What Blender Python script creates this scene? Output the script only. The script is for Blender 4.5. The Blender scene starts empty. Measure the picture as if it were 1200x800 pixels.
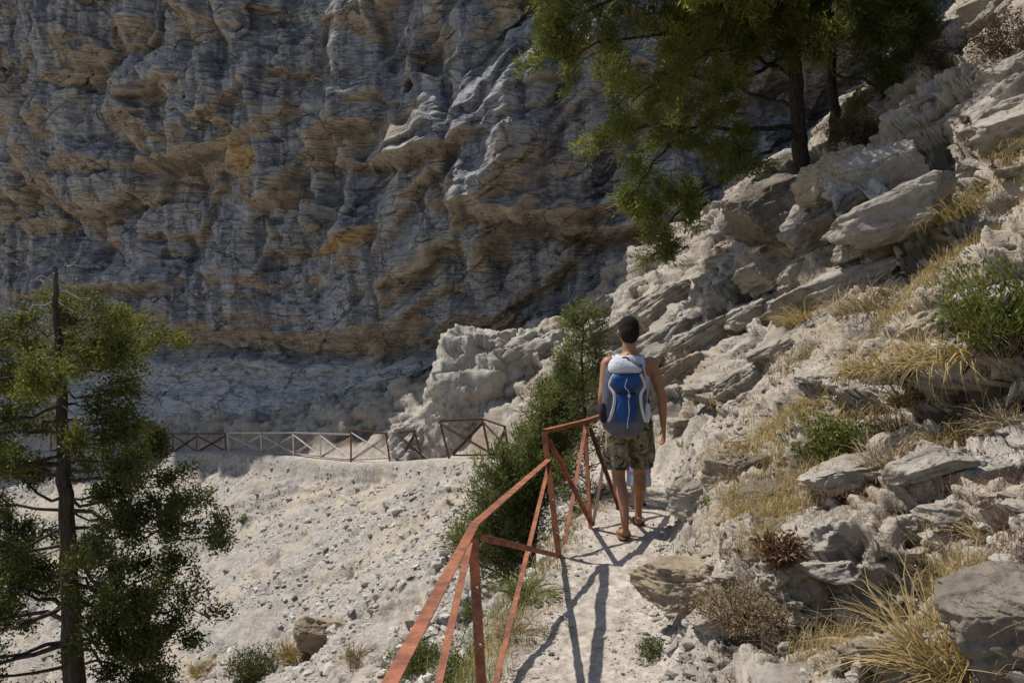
import bpy, bmesh, math, random
import numpy as np
from mathutils import Vector, Matrix
random.seed(7); RNG = np.random.default_rng(11)
S = bpy.context.scene; COL = S.collection
F32 = np.float32
EYE = 1.55; FPX = 933.33

def at(px, py, Y):
    """point at forward distance Y (metres) seen in that direction"""
    return Vector(((px-600)/FPX*Y, Y, EYE-(py-400)/FPX*Y))

# ------------------------------------------------------------------ noise
_perm = np.random.default_rng(3).permutation(256).astype(np.int32); _perm = np.concatenate([_perm]*4)
_ga = np.random.default_rng(4).uniform(0, 2*np.pi, 256); _gx = np.cos(_ga).astype(F32); _gy = np.sin(_ga).astype(F32)
def noise2(x, y, seed=0):
    xi = np.floor(x).astype(np.int32); yi = np.floor(y).astype(np.int32)
    xf = (x-xi).astype(F32); yf = (y-yi).astype(F32)
    xi = (xi+seed*37) & 255; yi = (yi+seed*91) & 255
    u = xf*xf*xf*(xf*(xf*6-15)+10); v = yf*yf*yf*(yf*(yf*6-15)+10)
    def g(a, b, dx, dy):
        h = _perm[_perm[a & 255]+(b & 255)]
        return _gx[h]*dx+_gy[h]*dy
    n00 = g(xi, yi, xf, yf); n10 = g(xi+1, yi, xf-1, yf); n01 = g(xi, yi+1, xf, yf-1); n11 = g(xi+1, yi+1, xf-1, yf-1)
    a = n00+u*(n10-n00); b = n01+u*(n11-n01)
    return (a+v*(b-a))*1.5
_gt = np.random.default_rng(12).normal(size=(256, 3)); _gt /= np.linalg.norm(_gt, axis=1)[:, None]; _g3 = _gt.astype(F32)
def noise3(x, y, z, seed=0):
    xi = np.floor(x).astype(np.int32); yi = np.floor(y).astype(np.int32); zi = np.floor(z).astype(np.int32)
    xf = (x-xi).astype(F32); yf = (y-yi).astype(F32); zf = (z-zi).astype(F32)
    xi = (xi+seed*37) & 255; yi = (yi+seed*91) & 255; zi &= 255
    u = xf*xf*(3-2*xf); v = yf*yf*(3-2*yf); w = zf*zf*(3-2*zf)
    def g(a, b, c):
        h = _perm[_perm[_perm[(xi+a) & 255]+((yi+b) & 255)]+((zi+c) & 255)]; G = _g3[h]
        return G[..., 0]*(xf-a)+G[..., 1]*(yf-b)+G[..., 2]*(zf-c)
    def L(a, b, t): return a+t*(b-a)
    r = L(L(L(g(0, 0, 0), g(1, 0, 0), u), L(g(0, 1, 0), g(1, 1, 0), u), v), L(L(g(0, 0, 1), g(1, 0, 1), u), L(g(0, 1, 1), g(1, 1, 1), u), v), w)
    return r*1.5
def grid_normals(P, k=1):
    a = np.zeros_like(P); b = np.zeros_like(P)
    a[:, k:-k] = P[:, 2*k:]-P[:, :-2*k]; b[k:-k] = P[2*k:]-P[:-2*k]
    a[:, :k] = a[:, k:k+1]; a[:, -k:] = a[:, -k-1:-k]; b[:k] = b[k:k+1]; b[-k:] = b[-k-1:-k]
    n = np.cross(a, b); n /= np.maximum(np.linalg.norm(n, axis=-1, keepdims=True), 1e-9); return n
def soft(A, n=1):
    for _ in range(n):
        A = np.pad(A, 1, mode='edge'); A = .5*A[:, 1:-1]+.25*(A[:, :-2]+A[:, 2:]); A = .5*A[1:-1]+.25*(A[:-2]+A[2:])
    return A
def fbm(x, y, o=4, seed=0, gain=.5):
    r = 0; a = 1; f = 1
    for i in range(o):
        r = r+a*noise2(x*f, y*f, seed+i*5); a *= gain; f *= 2.03
    return r
def billow(x, y, o=3, seed=0, gain=.5):
    r = 0; a = 1; f = 1
    for i in range(o):
        r = r+a*np.abs(noise2(x*f, y*f, seed+i*7)); a *= gain; f *= 2.1
    return r
_r1 = np.random.default_rng(5).random(256).astype(F32); _r2 = np.random.default_rng(6).random(256).astype(F32); _r3 = np.random.default_rng(8).random(256).astype(F32)
_r4 = np.random.default_rng(9).random(256).astype(F32)
def worley(x, y, seed=0):
    """F1, F2, random value of the cell, a tilted offset inside the cell"""
    xi = np.floor(x).astype(np.int32); yi = np.floor(y).astype(np.int32)
    f1 = np.full(x.shape, 9., F32); f2 = f1.copy(); rv = np.zeros(x.shape, F32); tl = np.zeros(x.shape, F32)
    for i in (-1, 0, 1):
        for j in (-1, 0, 1):
            a = xi+i; b = yi+j
            h = _perm[_perm[(a+seed*17) & 255]+((b+seed*29) & 255)]
            dx = (x-(a+_r1[h])).astype(F32); dy = (y-(b+_r2[h])).astype(F32)
            d = np.sqrt(dx*dx+dy*dy)
            near = d < f1
            f2 = np.where(near, f1, np.minimum(f2, d))
            rv = np.where(near, _r3[h], rv)
            ang = _r4[h]*6.283
            tl = np.where(near, dx*np.cos(ang)+dy*np.sin(ang), tl)
            f1 = np.where(near, d, f1)
    return f1, f2, rv, tl
def worley3(x, y, z, seed=0, mask=None):
    shp = x.shape; sel = np.flatnonzero(mask.ravel()) if mask is not None else slice(None)
    X_, Y_, Z_ = (v.ravel()[sel].astype(F32) for v in (x, y, z)); xi = np.floor(X_).astype(np.int32); yi = np.floor(Y_).astype(np.int32); zi = np.floor(Z_).astype(np.int32)
    f1 = np.full(X_.shape, 9., F32); f2 = f1.copy(); H1 = np.zeros(X_.shape, np.int32); ox = np.zeros(X_.shape, F32); oy = ox.copy(); oz = ox.copy()
    for i in (-1, 0, 1):
        for j in (-1, 0, 1):
            h0 = _perm[_perm[(xi+i+seed*17) & 255]+((yi+j+seed*29) & 255)]
            for k in (-1, 0, 1):
                h = _perm[h0+((zi+k) & 255)]
                dx = X_-(xi+i+_r1[h]); dy = Y_-(yi+j+_r2[h]); dz = Z_-(zi+k+_r4[h]); d = dx*dx+dy*dy+dz*dz; near = d < f1
                f2 = np.where(near, f1, np.minimum(f2, d)); f1 = np.where(near, d, f1); H1 = np.where(near, h, H1); ox = np.where(near, dx, ox); oy = np.where(near, dy, oy); oz = np.where(near, dz, oz)
    G = _g3[H1]; tl = ox*G[:, 0]+oy*G[:, 1]+oz*G[:, 2]; out = []
    for v, df in ((np.sqrt(f2)-np.sqrt(f1), 1.), (_r3[H1]-.5, 0.), (tl, 0.)):
        o = np.full(x.size, df, F32); o[sel] = v; out.append(o.reshape(shp))
    return out
def sst(a, b, x):
    t = np.clip((x-a)/(b-a), 0, 1); return t*t*(3-2*t)
def terrace(q, T, sharp=.55, seed=0, wob=None):
    f = q/T
    if wob is not None: f = f+wob
    i = np.floor(f); r = f-i
    hs = _r3[(i.astype(np.int32)+seed*13) & 255]
    t0 = sharp*(.5+.6*hs)
    r2 = sst(t0, 1., r)*.93+r*.07
    o = (i+r2)
    if wob is not None: o = o-wob
    return o*T

# ------------------------------------------------------------------ helpers
def mesh_np(name, V, Fq, mat=None, smooth=True, attrs=None):
    me = bpy.data.meshes.new(name)
    V = np.ascontiguousarray(V, dtype=F32); Fq = np.ascontiguousarray(Fq, dtype=np.int32)
    k = Fq.shape[1]
    me.vertices.add(len(V)); me.vertices.foreach_set('co', V.ravel())
    me.loops.add(Fq.size); me.loops.foreach_set('vertex_index', Fq.ravel())
    me.polygons.add(len(Fq)); me.polygons.foreach_set('loop_start', np.arange(0, Fq.size, k, dtype=np.int32))
    if smooth: me.polygons.foreach_set('use_smooth', np.ones(len(Fq), dtype=bool))
    me.update(calc_edges=True)
    if smooth is False: me.shade_flat()
    for an, av in (attrs or {}).items():
        at_ = me.attributes.new(an, 'FLOAT', 'POINT'); at_.data.foreach_set('value', np.ascontiguousarray(av, dtype=F32))
    if mat: me.materials.append(mat)
    return me
def link(name, me, parent=None, **kw):
    o = bpy.data.objects.new(name, me); COL.objects.link(o)
    if parent: o.parent = parent
    for k, v in kw.items(): o[k] = v
    return o
def empty(name, loc, **kw):
    o = bpy.data.objects.new(name, None); COL.objects.link(o); o.location = loc; o.empty_display_size = .2
    for k, v in kw.items(): o[k] = v
    return o
def copy_tree(o, parent=None):
    c = o.copy(); COL.objects.link(c)
    if parent: c.parent = parent
    for ch in list(o.children): copy_tree(ch, c)
    return c

# ------------------------------------------------------------------ materials
class NT:
    def __init__(s, name):
        m = bpy.data.materials.new(name); m.use_nodes = True; s.m = m; s.t = m.node_tree; s.t.nodes.clear()
        s.out = s.n('ShaderNodeOutputMaterial')
    def n(s, typ, **kw):
        nd = s.t.nodes.new(typ)
        for k, v in kw.items():
            if k in nd.inputs: 
                s.set(nd.inputs[k], v)
            else: setattr(nd, k, v)
        return nd
    def set(s, inp, v):
        if isinstance(v, bpy.types.NodeSocket): s.t.links.new(v, inp)
        else: inp.default_value = v
    def noise(s, vec, scale, detail=4, rough=.55, dist=0):
        nd = s.n('ShaderNodeTexNoise'); s.set(nd.inputs['Vector'], vec); nd.inputs['Scale'].default_value = scale
        nd.inputs['Detail'].default_value = detail; nd.inputs['Roughness'].default_value = rough; nd.inputs['Distortion'].default_value = dist
        return nd.outputs['Fac']
    def ramp(s, fac, stops, interp='LINEAR'):
        nd = s.n('ShaderNodeValToRGB'); nd.color_ramp.interpolation = interp; e = nd.color_ramp.elements
        while len(e) > 1: e.remove(e[-1])
        e[0].position = stops[0][0]; e[0].color = col(stops[0][1])
        for p, c in stops[1:]:
            k = e.new(p); k.color = col(c)
        s.set(nd.inputs['Fac'], fac); return nd.outputs['Color']
    def mix(s, fac, a, b, mode='MIX'):
        nd = s.n('ShaderNodeMix', data_type='RGBA', blend_type=mode)
        s.set(nd.inputs[0], fac); s.set(nd.inputs[6], col(a) if not isinstance(a, bpy.types.NodeSocket) else a); s.set(nd.inputs[7], col(b) if not isinstance(b, bpy.types.NodeSocket) else b)
        return nd.outputs[2]
    def math(s, op, a, b=0., c=None, clamp=False):
        nd = s.n('ShaderNodeMath', operation=op, use_clamp=clamp); s.set(nd.inputs[0], a); s.set(nd.inputs[1], b)
        if c is not None: s.set(nd.inputs[2], c)
        return nd.outputs[0]
    def attr(s, name): return s.n('ShaderNodeAttribute', attribute_name=name).outputs['Fac']
    def mapping(s, vec, scale=(1, 1, 1), rot=(0, 0, 0)):
        nd = s.n('ShaderNodeMapping'); s.set(nd.inputs['Vector'], vec); nd.inputs['Scale'].default_value = scale; nd.inputs['Rotation'].default_value = rot
        return nd.outputs[0]
    def bump(s, h, strength=.5, dist=.02, normal=None):
        nd = s.n('ShaderNodeBump'); s.set(nd.inputs['Height'], h); nd.inputs['Strength'].default_value = strength; nd.inputs['Distance'].default_value = dist
        if normal is not None: s.set(nd.inputs['Normal'], normal)
        return nd.outputs[0]
    def bsdf(s, color, rough=.9, normal=None, spec=.25, metal=0.):
        b = s.n('ShaderNodeBsdfPrincipled'); s.set(b.inputs['Base Color'], col(color) if not isinstance(color, bpy.types.NodeSocket) else color)
        s.set(b.inputs['Roughness'], rough); b.inputs['Specular IOR Level'].default_value = spec; b.inputs['Metallic'].default_value = metal
        if normal is not None: s.set(b.inputs['Normal'], normal)
        s.t.links.new(b.outputs[0], s.out.inputs[0]); return b
def col(c):
    if isinstance(c, (int, float)): c = (c, c, c)
    return tuple(c)+(1.,) if len(c) == 3 else tuple(c)
def pos(n): return n.n('ShaderNodeNewGeometry').outputs['Position']

def ground_material(name, pale, mid, warm, soilc, gravel=False):
    n = NT(name); p = pos(n)
    big = n.noise(p, .7, 5, .6); med = n.noise(p, 3.2, 5, .62, .4); fine = n.noise(p, 22, 5, .7); grit = n.noise(p, 90, 3, .7)
    c = n.mix(n.ramp(med, [(.36, 0), (.62, 1)]), mid, pale)
    c = n.mix(n.math('MULTIPLY', n.ramp(big, [(.46, 0), (.66, 1)]), .75), c, warm)
    # thin strata tint, dipping like the beds
    st = n.noise(n.mapping(p, (.5, .5, 9.), (0, math.radians(-20), 0)), 1.6, 5, .65, .3)
    c = n.mix(n.math('MULTIPLY', n.ramp(st, [(.5, 0), (.72, 1)]), .35), c, (mid[0]*.55, mid[1]*.55, mid[2]*.57))
    # lichen and dark weathering specks
    c = n.mix(n.math('MULTIPLY', n.ramp(fine, [(.56, 0), (.75, 1)]), .42), c, (mid[0]*.48, mid[1]*.47, mid[2]*.46))
    c = n.mix(n.math('MULTIPLY', n.ramp(fine, [(.22, 1), (.42, 0)]), .35), c, (min(pale[0]*1.25, .8), min(pale[1]*1.25, .78), min(pale[2]*1.25, .75)))
    vr = n.n('ShaderNodeTexVoronoi'); n.set(vr.inputs['Vector'], p); vr.inputs['Scale'].default_value = 13
    cell = n.n('ShaderNodeSeparateColor'); n.set(cell.inputs[0], vr.outputs['Color'])
    c = n.mix(n.math('MULTIPLY', n.ramp(cell.outputs[0], [(.0, 0), (1., 1)]), .22), c, (mid[0]*.6, mid[1]*.58, mid[2]*.55))
    if gravel:
        for sc_, am in ((7., .30), (21., .38)):
            v2 = n.n('ShaderNodeTexVoronoi'); n.set(v2.inputs['Vector'], p); v2.inputs['Scale'].default_value = sc_; c2 = n.n('ShaderNodeSeparateColor'); n.set(c2.inputs[0], v2.outputs['Color'])
            c = n.mix(n.math('MULTIPLY', n.ramp(c2.outputs[1], [(.35, 0), (1., 1)]), am), c, (mid[0]*.52, mid[1]*.50, mid[2]*.48))
            c = n.mix(n.math('MULTIPLY', n.ramp(v2.outputs['Distance'], [(.45, 0), (.8, 1)]), am*1.1), c, (mid[0]*.45, mid[1]*.42, mid[2]*.40))
    so = n.attr('soil'); sc = n.mix(n.ramp(grit, [(.35, 0), (.65, 1)]), soilc, (soilc[0]*1.35, soilc[1]*1.33, soilc[2]*1.3))
    c = n.mix(so, c, sc)
    cv = n.attr('cavity'); c = n.mix(n.math('MULTIPLY', n.ramp(cv, [(.05, 0), (.5, 1)]), .72), c, (mid[0]*.34, mid[1]*.30, mid[2]*.26)); c = n.mix(n.math('MULTIPLY', n.ramp(n.math('MULTIPLY', cv, -1.), [(.15, 0), (.7, 1)]), .22), c, (min(pale[0]*1.15, .7), min(pale[1]*1.15, .7), min(pale[2]*1.17, .7)))  # crevices coloured darker for dirt plus recess shade, raised rock painted lighter
    h = n.math('ADD', n.math('MULTIPLY', med, .8), n.math('ADD', n.math('MULTIPLY', fine, .35), n.math('MULTIPLY', grit, .12)))
    h2 = n.math('ADD', h, n.math('MULTIPLY', st, .5))
    h2 = n.math('ADD', h2, n.math('MULTIPLY', vr.outputs['Distance'], .3 if gravel else .12))
    n.bsdf(c, .92, n.bump(h2, .8, .05), .2)
    return n.m
# ------------------------------------------------------------------ the path line and the lie of the land
PATH = np.array([(.25, -3, 0.), (.3, 0, 0), (.33, 3.5, 0), (.72, 5.7, 0), (.95, 6.6, .02), (1.2, 7.6, .02), (1.35, 9, -.05), (1.15, 11.5, -.3), (.7, 14.5, -.75),
    (-.2, 17.6, -1.1), (-1.8, 19.9, -1.38), (-4.7, 23.7, -2.02), (-9.3, 27.9, -2.3), (-16, 31.9, -2.85), (-34, 41, -4.)])
def dense(P, n=6):
    out = []
    for i in range(len(P)-1):
        p0 = P[max(i-1, 0)]; p1 = P[i]; p2 = P[i+1]; p3 = P[min(i+2, len(P)-1)]
        for k in range(n):
            t = k/n; out.append(.5*((2*p1)+(-p0+p2)*t+(2*p0-5*p1+4*p2-p3)*t*t+(-p0+3*p1-3*p2+p3)*t**3))
    out.append(P[-1]); return np.array(out)
PD = dense(PATH, 8)
gx = np.arange(-42, 40, .12); gy = np.arange(-3, 50, .12)
GX, GY = np.meshgrid(gx, gy)
def near_path(X, Y):
    best = np.full(X.shape, 1e9); s = np.zeros(X.shape); z = np.zeros(X.shape); yy = np.zeros(X.shape)
    for a, b in zip(PD[:-1], PD[1:]):
        d = b[:2]-a[:2]; L = d@d
        t = np.clip(((X-a[0])*d[0]+(Y-a[1])*d[1])/L, 0, 1)
        qx = a[0]+t*d[0]; qy = a[1]+t*d[1]; D = np.hypot(X-qx, Y-qy); m = D < best
        sg = np.sign((X-a[0])*d[1]-(Y-a[1])*d[0])
        best = np.where(m, D, best); s = np.where(m, D*sg, s); z = np.where(m, a[2]+t*(b[2]-a[2]), z)
    return s, z
SG, ZG = near_path(GX, GY)
def blur(A, k):
    for ax in (0, 1):
        P = np.pad(A, [(k, k) if i == ax else (0, 0) for i in (0, 1)], mode='edge')
        C = np.cumsum(P, axis=ax); C = np.insert(C, 0, 0, axis=ax)
        A = (np.take(C, range(2*k+1, C.shape[ax]), axis=ax)-np.take(C, range(0, C.shape[ax]-2*k-1), axis=ax))/(2*k+1)
    return A
HW = .36
def base_height(s, z, X, Y):
    up = np.maximum(s-HW, 0); dn = np.maximum(-s-HW-.05, 0)
    k = np.interp(Y, [0, 3, 5, 8, 12, 17, 22, 30], [.62, .66, .82, 1.0, 1.35, 1.3, .95, .8])
    first = np.interp(Y, [0, 4, 6, 8, 12, 18, 22], [.18, .2, .3, .4, .8, .7, .5])
    u = first*sst(0, .35, up)+k*up
    lim = EYE+.728*X+.25*np.sin(Y*.9)+.12*np.sin(Y*2.3+X)
    far = sst(16, 24, Y); zlim = lim-z
    lim2 = zlim*(1-far)+99*far*0+far*np.maximum(zlim, 3.)
    uu = -np.log(np.exp(-u*2.)+np.exp(-np.maximum(lim2, .3)*2.))/2.
    uu = np.where(up > 0, np.maximum(np.minimum(uu, u), 0), 0)
    kd = np.interp(Y, [0, 6, 10, 16, 24], [.95, .95, .8, .62, .55])
    d = .25*sst(0, .5, dn)+kd*dn-.012*dn*dn*kd
    d = np.minimum(d, 9.)
    return z+uu-d, up, dn
HG, UPG, DNG = base_height(SG, ZG, GX, GY)
w = np.clip(np.abs(SG)-.9, 0, 1)
HB = blur(HG, 8); HG = HG*(1-w)+HB*w
_rr = np.hypot((GX+1.0)*np.where(GX < -1, .55, .8), (GY-21.9)*.7); HG = HG+1.0*(1-sst(.3, 2.0, _rr))*sst(.0, .9, UPG)
def bil(A, X, Y):
    fx = np.clip((X-gx[0])/.12, 0, len(gx)-1.001); fy = np.clip((Y-gy[0])/.12, 0, len(gy)-1.001)
    i = fx.astype(int); j = fy.astype(int); u = fx-i; v = fy-j
    return (A[j, i]*(1-u)+A[j, i+1]*u)*(1-v)+(A[j+1, i]*(1-u)+A[j+1, i+1]*u)*v

# ------------------------------------------------------------------ fine ground sheet
NC, NR = 1340, 1300
A = np.linspace(-.92, .92, NC); R = np.exp(np.linspace(math.log(.45), math.log(37.), NR))
AA, YY = np.meshgrid(A, R); XX = AA*YY
H = bil(HG, XX, YY); s = bil(SG, XX, YY)
s_w = s+.10*noise2(XX*2.1, YY*2.1, 3)+.05*noise2(XX*6, YY*6, 4)
up = np.maximum(s_w-HW, 0); dn = np.maximum(-s_w-HW, 0)
mpath = 1-sst(0, .16, np.abs(s_w)-HW+.02)
# outcrop or loose soil on the uphill side
farr = sst(7., 10., YY)
rk = fbm(XX*.55+3, YY*.55, 4, 21)
rock = np.clip(sst(-.18, .22, rk+.5*farr-.05), 0, 1)*sst(0, .35, up)
# smooth normal of the slope: all roughness is pushed out along it
gzy, gzx = np.gradient(blur(HG, 5), .12)
nx_ = -bil(gzx, XX, YY); ny_ = -bil(gzy, XX, YY); nl = np.sqrt(nx_**2+ny_**2+1); nx_ /= nl; ny_ /= nl; nz_ = 1/nl
arc = XX*.72+H*.72+.25*YY*sst(15, 20, YY); alg = YY-.15*XX
w1 = fbm(arc*.8, alg*.8, 3, 31); w2 = fbm(arc*.8+9, alg*.8, 3, 32)
wa = arc+.35*w1; wb = alg+.35*w2
Hw = H+.12*w1
dipx = np.interp(YY, [0, 6, 9, 14, 22], [.10, .18, .42, .45, .3])
und = .50*fbm(arc*.42, alg*.42, 3, 41)*sst(.3, 2.2, up)
def saw(q, T, seed, wob, sharp):
    f = q/T+wob; i = np.floor(f); r = f-i; hs = _r3[(i.astype(np.int32)+seed*13) & 255]
    t0 = sharp*(.45+.7*hs)
    return (sst(t0, 1., r)-r)*(.6+.8*hs)
q = Hw-dipx*XX-.05*YY
f1, f2, rv, tl = worley(wa*.95, wb*.62, 1); c1 = 1-sst(0, .07, f2-f1)
g1, g2, rvb, tlb = worley(wa*2.9+5, wb*1.7, 2); c2 = 1-sst(0, .09, g2-g1)
h1, h2_, rvc, tlc = worley(wa*8+5, wb*4.6, 3); c3 = 1-sst(0, .12, h2_-h1)
k1, k2, rvd, tld = worley(wa*19+5, wb*12, 4)
qb = q+.30*(rv-.5)+.10*(rvb-.5)
nearw = 1-sst(9, 15, YY); farb0 = sst(6.5, 9., YY)
d = (.72-.24*farb0)*saw(qb, .85, 1, .35*noise2(wa*.5, wb*.5, 51), .55)
d += .32*saw(qb, .27, 2, .4*noise2(wa*1.5, wb*1.5, 52), .5)
d += .085*saw(q+.05*rvb, .095, 3, .4*noise2(wa*3, wb*3, 53), .45)
d += .03*saw(q, .036, 4, .4*noise2(wa*6, wb*6, 54), .4)*nearw
d += (rv-.5)*.24+tl*.12-.14*c1+(rvb-.5)*.09+tlb*.08-.07*c2+(rvc-.5)*.03+tlc*.045-.02*c3
B1, B2, rB, tB = worley(arc*.42+.18*w1+3, alg*.34+.18*w2, 17); farb = sst(6.5, 9., YY)
d += farb*((rB-.5)*.34+tB*.34-.20*(1-sst(0, .06, B2-B1)))
d += .05*fbm(arc*4, alg*4, 4, 55)
lumpm = sst(-.1, .35, noise2(arc*1.0, alg*1.0, 66)+.2)
ds = .09*fbm(arc*1.6, alg*1.6, 5, 61)+(tlb*.08+(rvb-.5)*.06)*lumpm+((rvc-.5)*.05+tlc*.07)*(.3+.7*lumpm)+tld*.035+.012*fbm(arc*30, alg*30, 2, 56)
amt = sst(0, .35, up)
rock = np.maximum(rock, farb*.55*sst(0, .35, up)); dup_ = und*.8+(d*rock+ds*(1-rock))*amt
# scree side
arcd = XX*.5+YY*.6+H*.3; algd = XX*.75-YY*.55
v1 = fbm(arcd*.7, algd*.7, 3, 33)
s0 = worley(arcd*1.0+.4*v1, algd*.7, 5); s1 = worley(arcd*3.4+.4*v1, algd*2.4, 6); s2 = worley(arcd*8+.3*v1, algd*7, 7); s3 = worley(arcd*18, algd*16, 8)
outc = sst(.0, .35, fbm(arcd*.45, algd*.45, 4, 71)+.65*(1-sst(.3, 2.0, dn))-.05)
dd = .22*fbm(arcd*.3, algd*.3, 4, 72)*sst(.3, 2., dn)+.05*fbm(arcd*2, algd*2, 4, 73)
dd += ((s1[2]-.5)*.07+s1[3]*.08)*sst(-.3, .3, noise2(arcd*.6, algd*.6, 78)+.1)+((s2[2]-.5)*.055+s2[3]*.085)+(s3[2]-.5)*.02+s3[3]*.045
dd += outc*(.22*saw(H-.1*XX+.25*(s0[2]-.5), .5, 4, .4*noise2(arcd*.6, algd*.6, 74), .6)+.09*saw(H-.1*XX+.1*(s1[2]-.5), .17, 5, .4*noise2(arcd*2, algd*2, 75), .5)+(s0[2]-.5)*.2+s0[3]*.15-.08*(1-sst(0, .07, s0[1]-s0[0])))
ddn = dd*sst(0, .4, dn)
dp = .018*fbm(XX*3, YY*3, 4, 81)+.010*fbm(XX*14, YY*14, 3, 82)+.012*(worley(XX*22, YY*22, 9)[2]-.4)*sst(.0, .4, noise2(XX*4, YY*4, 83))
D = mpath*dp+(1-mpath)*np.where(s_w > 0, dup_, ddn)
D = D*(1-farb)+soft(D, 4)*farb; D = soft(D, 2)
P1 = np.stack([XX+nx_*D, YY+ny_*D, H+nz_*D], -1); N1 = grid_normals(np.stack([soft(P1[..., k], 4) for k in range(3)], -1), 5); nb = np.stack([nx_, ny_, nz_], -1); N1 = N1*np.sign((N1*nb).sum(-1, keepdims=True)+1e-6); N1 = N1*.85+nb*.15; N1 /= np.linalg.norm(N1, axis=-1, keepdims=True)
x3, y3, z3 = P1[..., 0], P1[..., 1], P1[..., 2]
n1 = noise3(x3*1.8, y3*1.8, z3*1.8, 1); n2 = noise3(x3*4.5, y3*4.5, z3*4.5, 2); n3_ = noise3(x3*11, y3*11, z3*11, 3); n4 = noise3(x3*26, y3*26, z3*26, 4)
qq = z3-dipx*x3-.05*y3+.04*n1
vm = (np.abs(AA) < .70) & (s_w > -.6) & (YY > 1.6)
ea, ra, ta = worley3((x3+.06*n2)*.95, (y3+.06*n1)*.8, qq*5.2, 21, vm)
eb, rb, tb_ = worley3((x3+.02*n3_)*3.0, y3*2.6, qq*17, 22, vm)
lay1 = saw(qq, .19, 7, .25*n2, .5)*.15; lay2 = saw(qq+.01*n3_, .062, 8, .3*n3_, .5)*.060; lay3 = saw(qq, .024, 9, .3*n4, .5)*.016*nearw
fineR = ra*.24+ta*.10-.07*(1-sst(0, .08, ea))+rb*.10+tb_*.045-.025*(1-sst(0, .10, eb))-.018*np.abs(n2)-.012*np.abs(n3_)+.006*n4+(lay1*.9+lay2*1.1+lay3)*sst(-.5, .0, n1+.2)
fineS = .02*n2+.018*n3_+.010*n4+tld*.03
fineD = .03*n2-.03*np.abs(n3_)+.02*n4+outc*(lay1*.6+lay2*.7)
D2 = (1-mpath)*np.where(s_w > 0, (fineR*rock+fineS*(1-rock))*amt*(1-.4*farb0), fineD*sst(0, .4, dn))
GV = (P1+N1*D2[..., None]).reshape(-1, 3)
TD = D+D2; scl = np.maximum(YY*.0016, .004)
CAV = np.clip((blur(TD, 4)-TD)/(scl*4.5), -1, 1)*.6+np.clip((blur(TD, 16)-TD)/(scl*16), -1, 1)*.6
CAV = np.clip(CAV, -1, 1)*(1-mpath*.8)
idx = np.arange(NC*NR).reshape(NR, NC)
Q = np.stack([idx[:-1, :-1], idx[:-1, 1:], idx[1:, 1:], idx[1:, :-1]], -1).reshape(-1, 4)
fs = s_w[:-1, :-1].ravel()
soil = np.clip((1-rock)*amt*(.35+.65*sst(-.2, .35, fbm(XX*1.3, YY*1.3, 3, 99)))*.8, 0, 1)
soil = np.where(s_w > 0, soil, .55*sst(.0, .5, fbm(XX*.5, YY*.5, 3, 98))*sst(0, .45, dn))
M_rock = ground_material('hillside_limestone', (.455, .418, .365), (.27, .246, .212), (.32, .25, .175), (.27, .22, .155))
M_scree = ground_material('scree_limestone', (.485, .46, .425), (.38, .358, .33), (.43, .38, .315), (.38, .325, .25), True)
M_path = ground_material('path_dust', (.60, .54, .47), (.53, .475, .41), (.50, .435, .36), (.43, .365, .295), True)
def submesh(name, mask, mat):
    q = Q[mask]; used = np.unique(q); remap = np.zeros(len(GV), np.int32); remap[used] = np.arange(len(used))
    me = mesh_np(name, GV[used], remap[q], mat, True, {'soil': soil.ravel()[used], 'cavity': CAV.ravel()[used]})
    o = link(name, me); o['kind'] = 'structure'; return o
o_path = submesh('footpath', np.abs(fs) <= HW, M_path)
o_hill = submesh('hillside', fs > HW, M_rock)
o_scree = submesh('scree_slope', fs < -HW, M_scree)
# valley floor beyond the modelled slopes
vx, vy = np.meshgrid(np.linspace(-600, 600, 60), np.linspace(-600, 600, 60)); vz = -16+3*fbm(vx*.02, vy*.02, 3, 5)
vi = np.arange(3600).reshape(60, 60)
me = mesh_np('valley_floor', np.stack([vx, vy, vz], -1).reshape(-1, 3), np.stack([vi[:-1, :-1], vi[:-1, 1:], vi[1:, 1:], vi[1:, :-1]], -1).reshape(-1, 4), M_scree, True, {'soil': np.full(3600, .6)})
link('valley_ground', me)['kind'] = 'structure'

# ------------------------------------------------------------------ the overhanging cliff
CL = np.array([(-44, 47.), (-34, 43.5), (-17, 35.0), (-9.3, 31.2), (-4.2, 27.9), (0., 26.), (5, 24.6), (12, 25.5), (26, 28.5)])
CD = dense(np.c_[CL, np.zeros(len(CL))], 12)[:, :2]
seg = np.hypot(*(np.diff(CD, axis=0).T)); cum = np.r_[0, np.cumsum(seg)]
# spacing follows what is nearer
NU, NH = 1300, 760
uu_ = np.linspace(6., cum[-1]-3, NU)
cx = np.interp(uu_, cum, CD[:, 0]); cy = np.interp(uu_, cum, CD[:, 1])
tx = np.gradient(cx); ty = np.gradient(cy); L = np.hypot(tx, ty); tx /= L; ty /= L
k_ = np.ones(61)/61.; tx = np.convolve(np.pad(tx, 30, mode='edge'), k_, 'valid'); ty = np.convolve(np.pad(ty, 30, mode='edge'), k_, 'valid')
nxv, nyv = ty, -tx                                    # towards the camera side
topz = np.interp(cx, [-40, -20, -8, 0, 6, 14, 26], [25, 19.5, 16.2, 14.3, 13.6, 14.5, 16.])
tt = np.linspace(0, 1, NH)
Zc = -6+(topz[None, :]+6)*tt[:, None]; U = np.repeat(uu_[None, :], NH, 0); Xc = np.repeat(cx[None, :], NH, 0)
# image-like horizontal coordinate for placing the big features where they are on the wall
u0 = U+.7*fbm(U*.16, Zc*.16, 2, 101); z0 = Zc+.45*fbm(U*.14+4, Zc*.2, 2, 102)
O = .05*np.maximum(z0-1, 0)+.012*np.maximum(z0-3, 0)**2*np.interp(Xc, [-20, -8, 0, 8], [.5, .5, 1.1, 1.0])*.6
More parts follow.
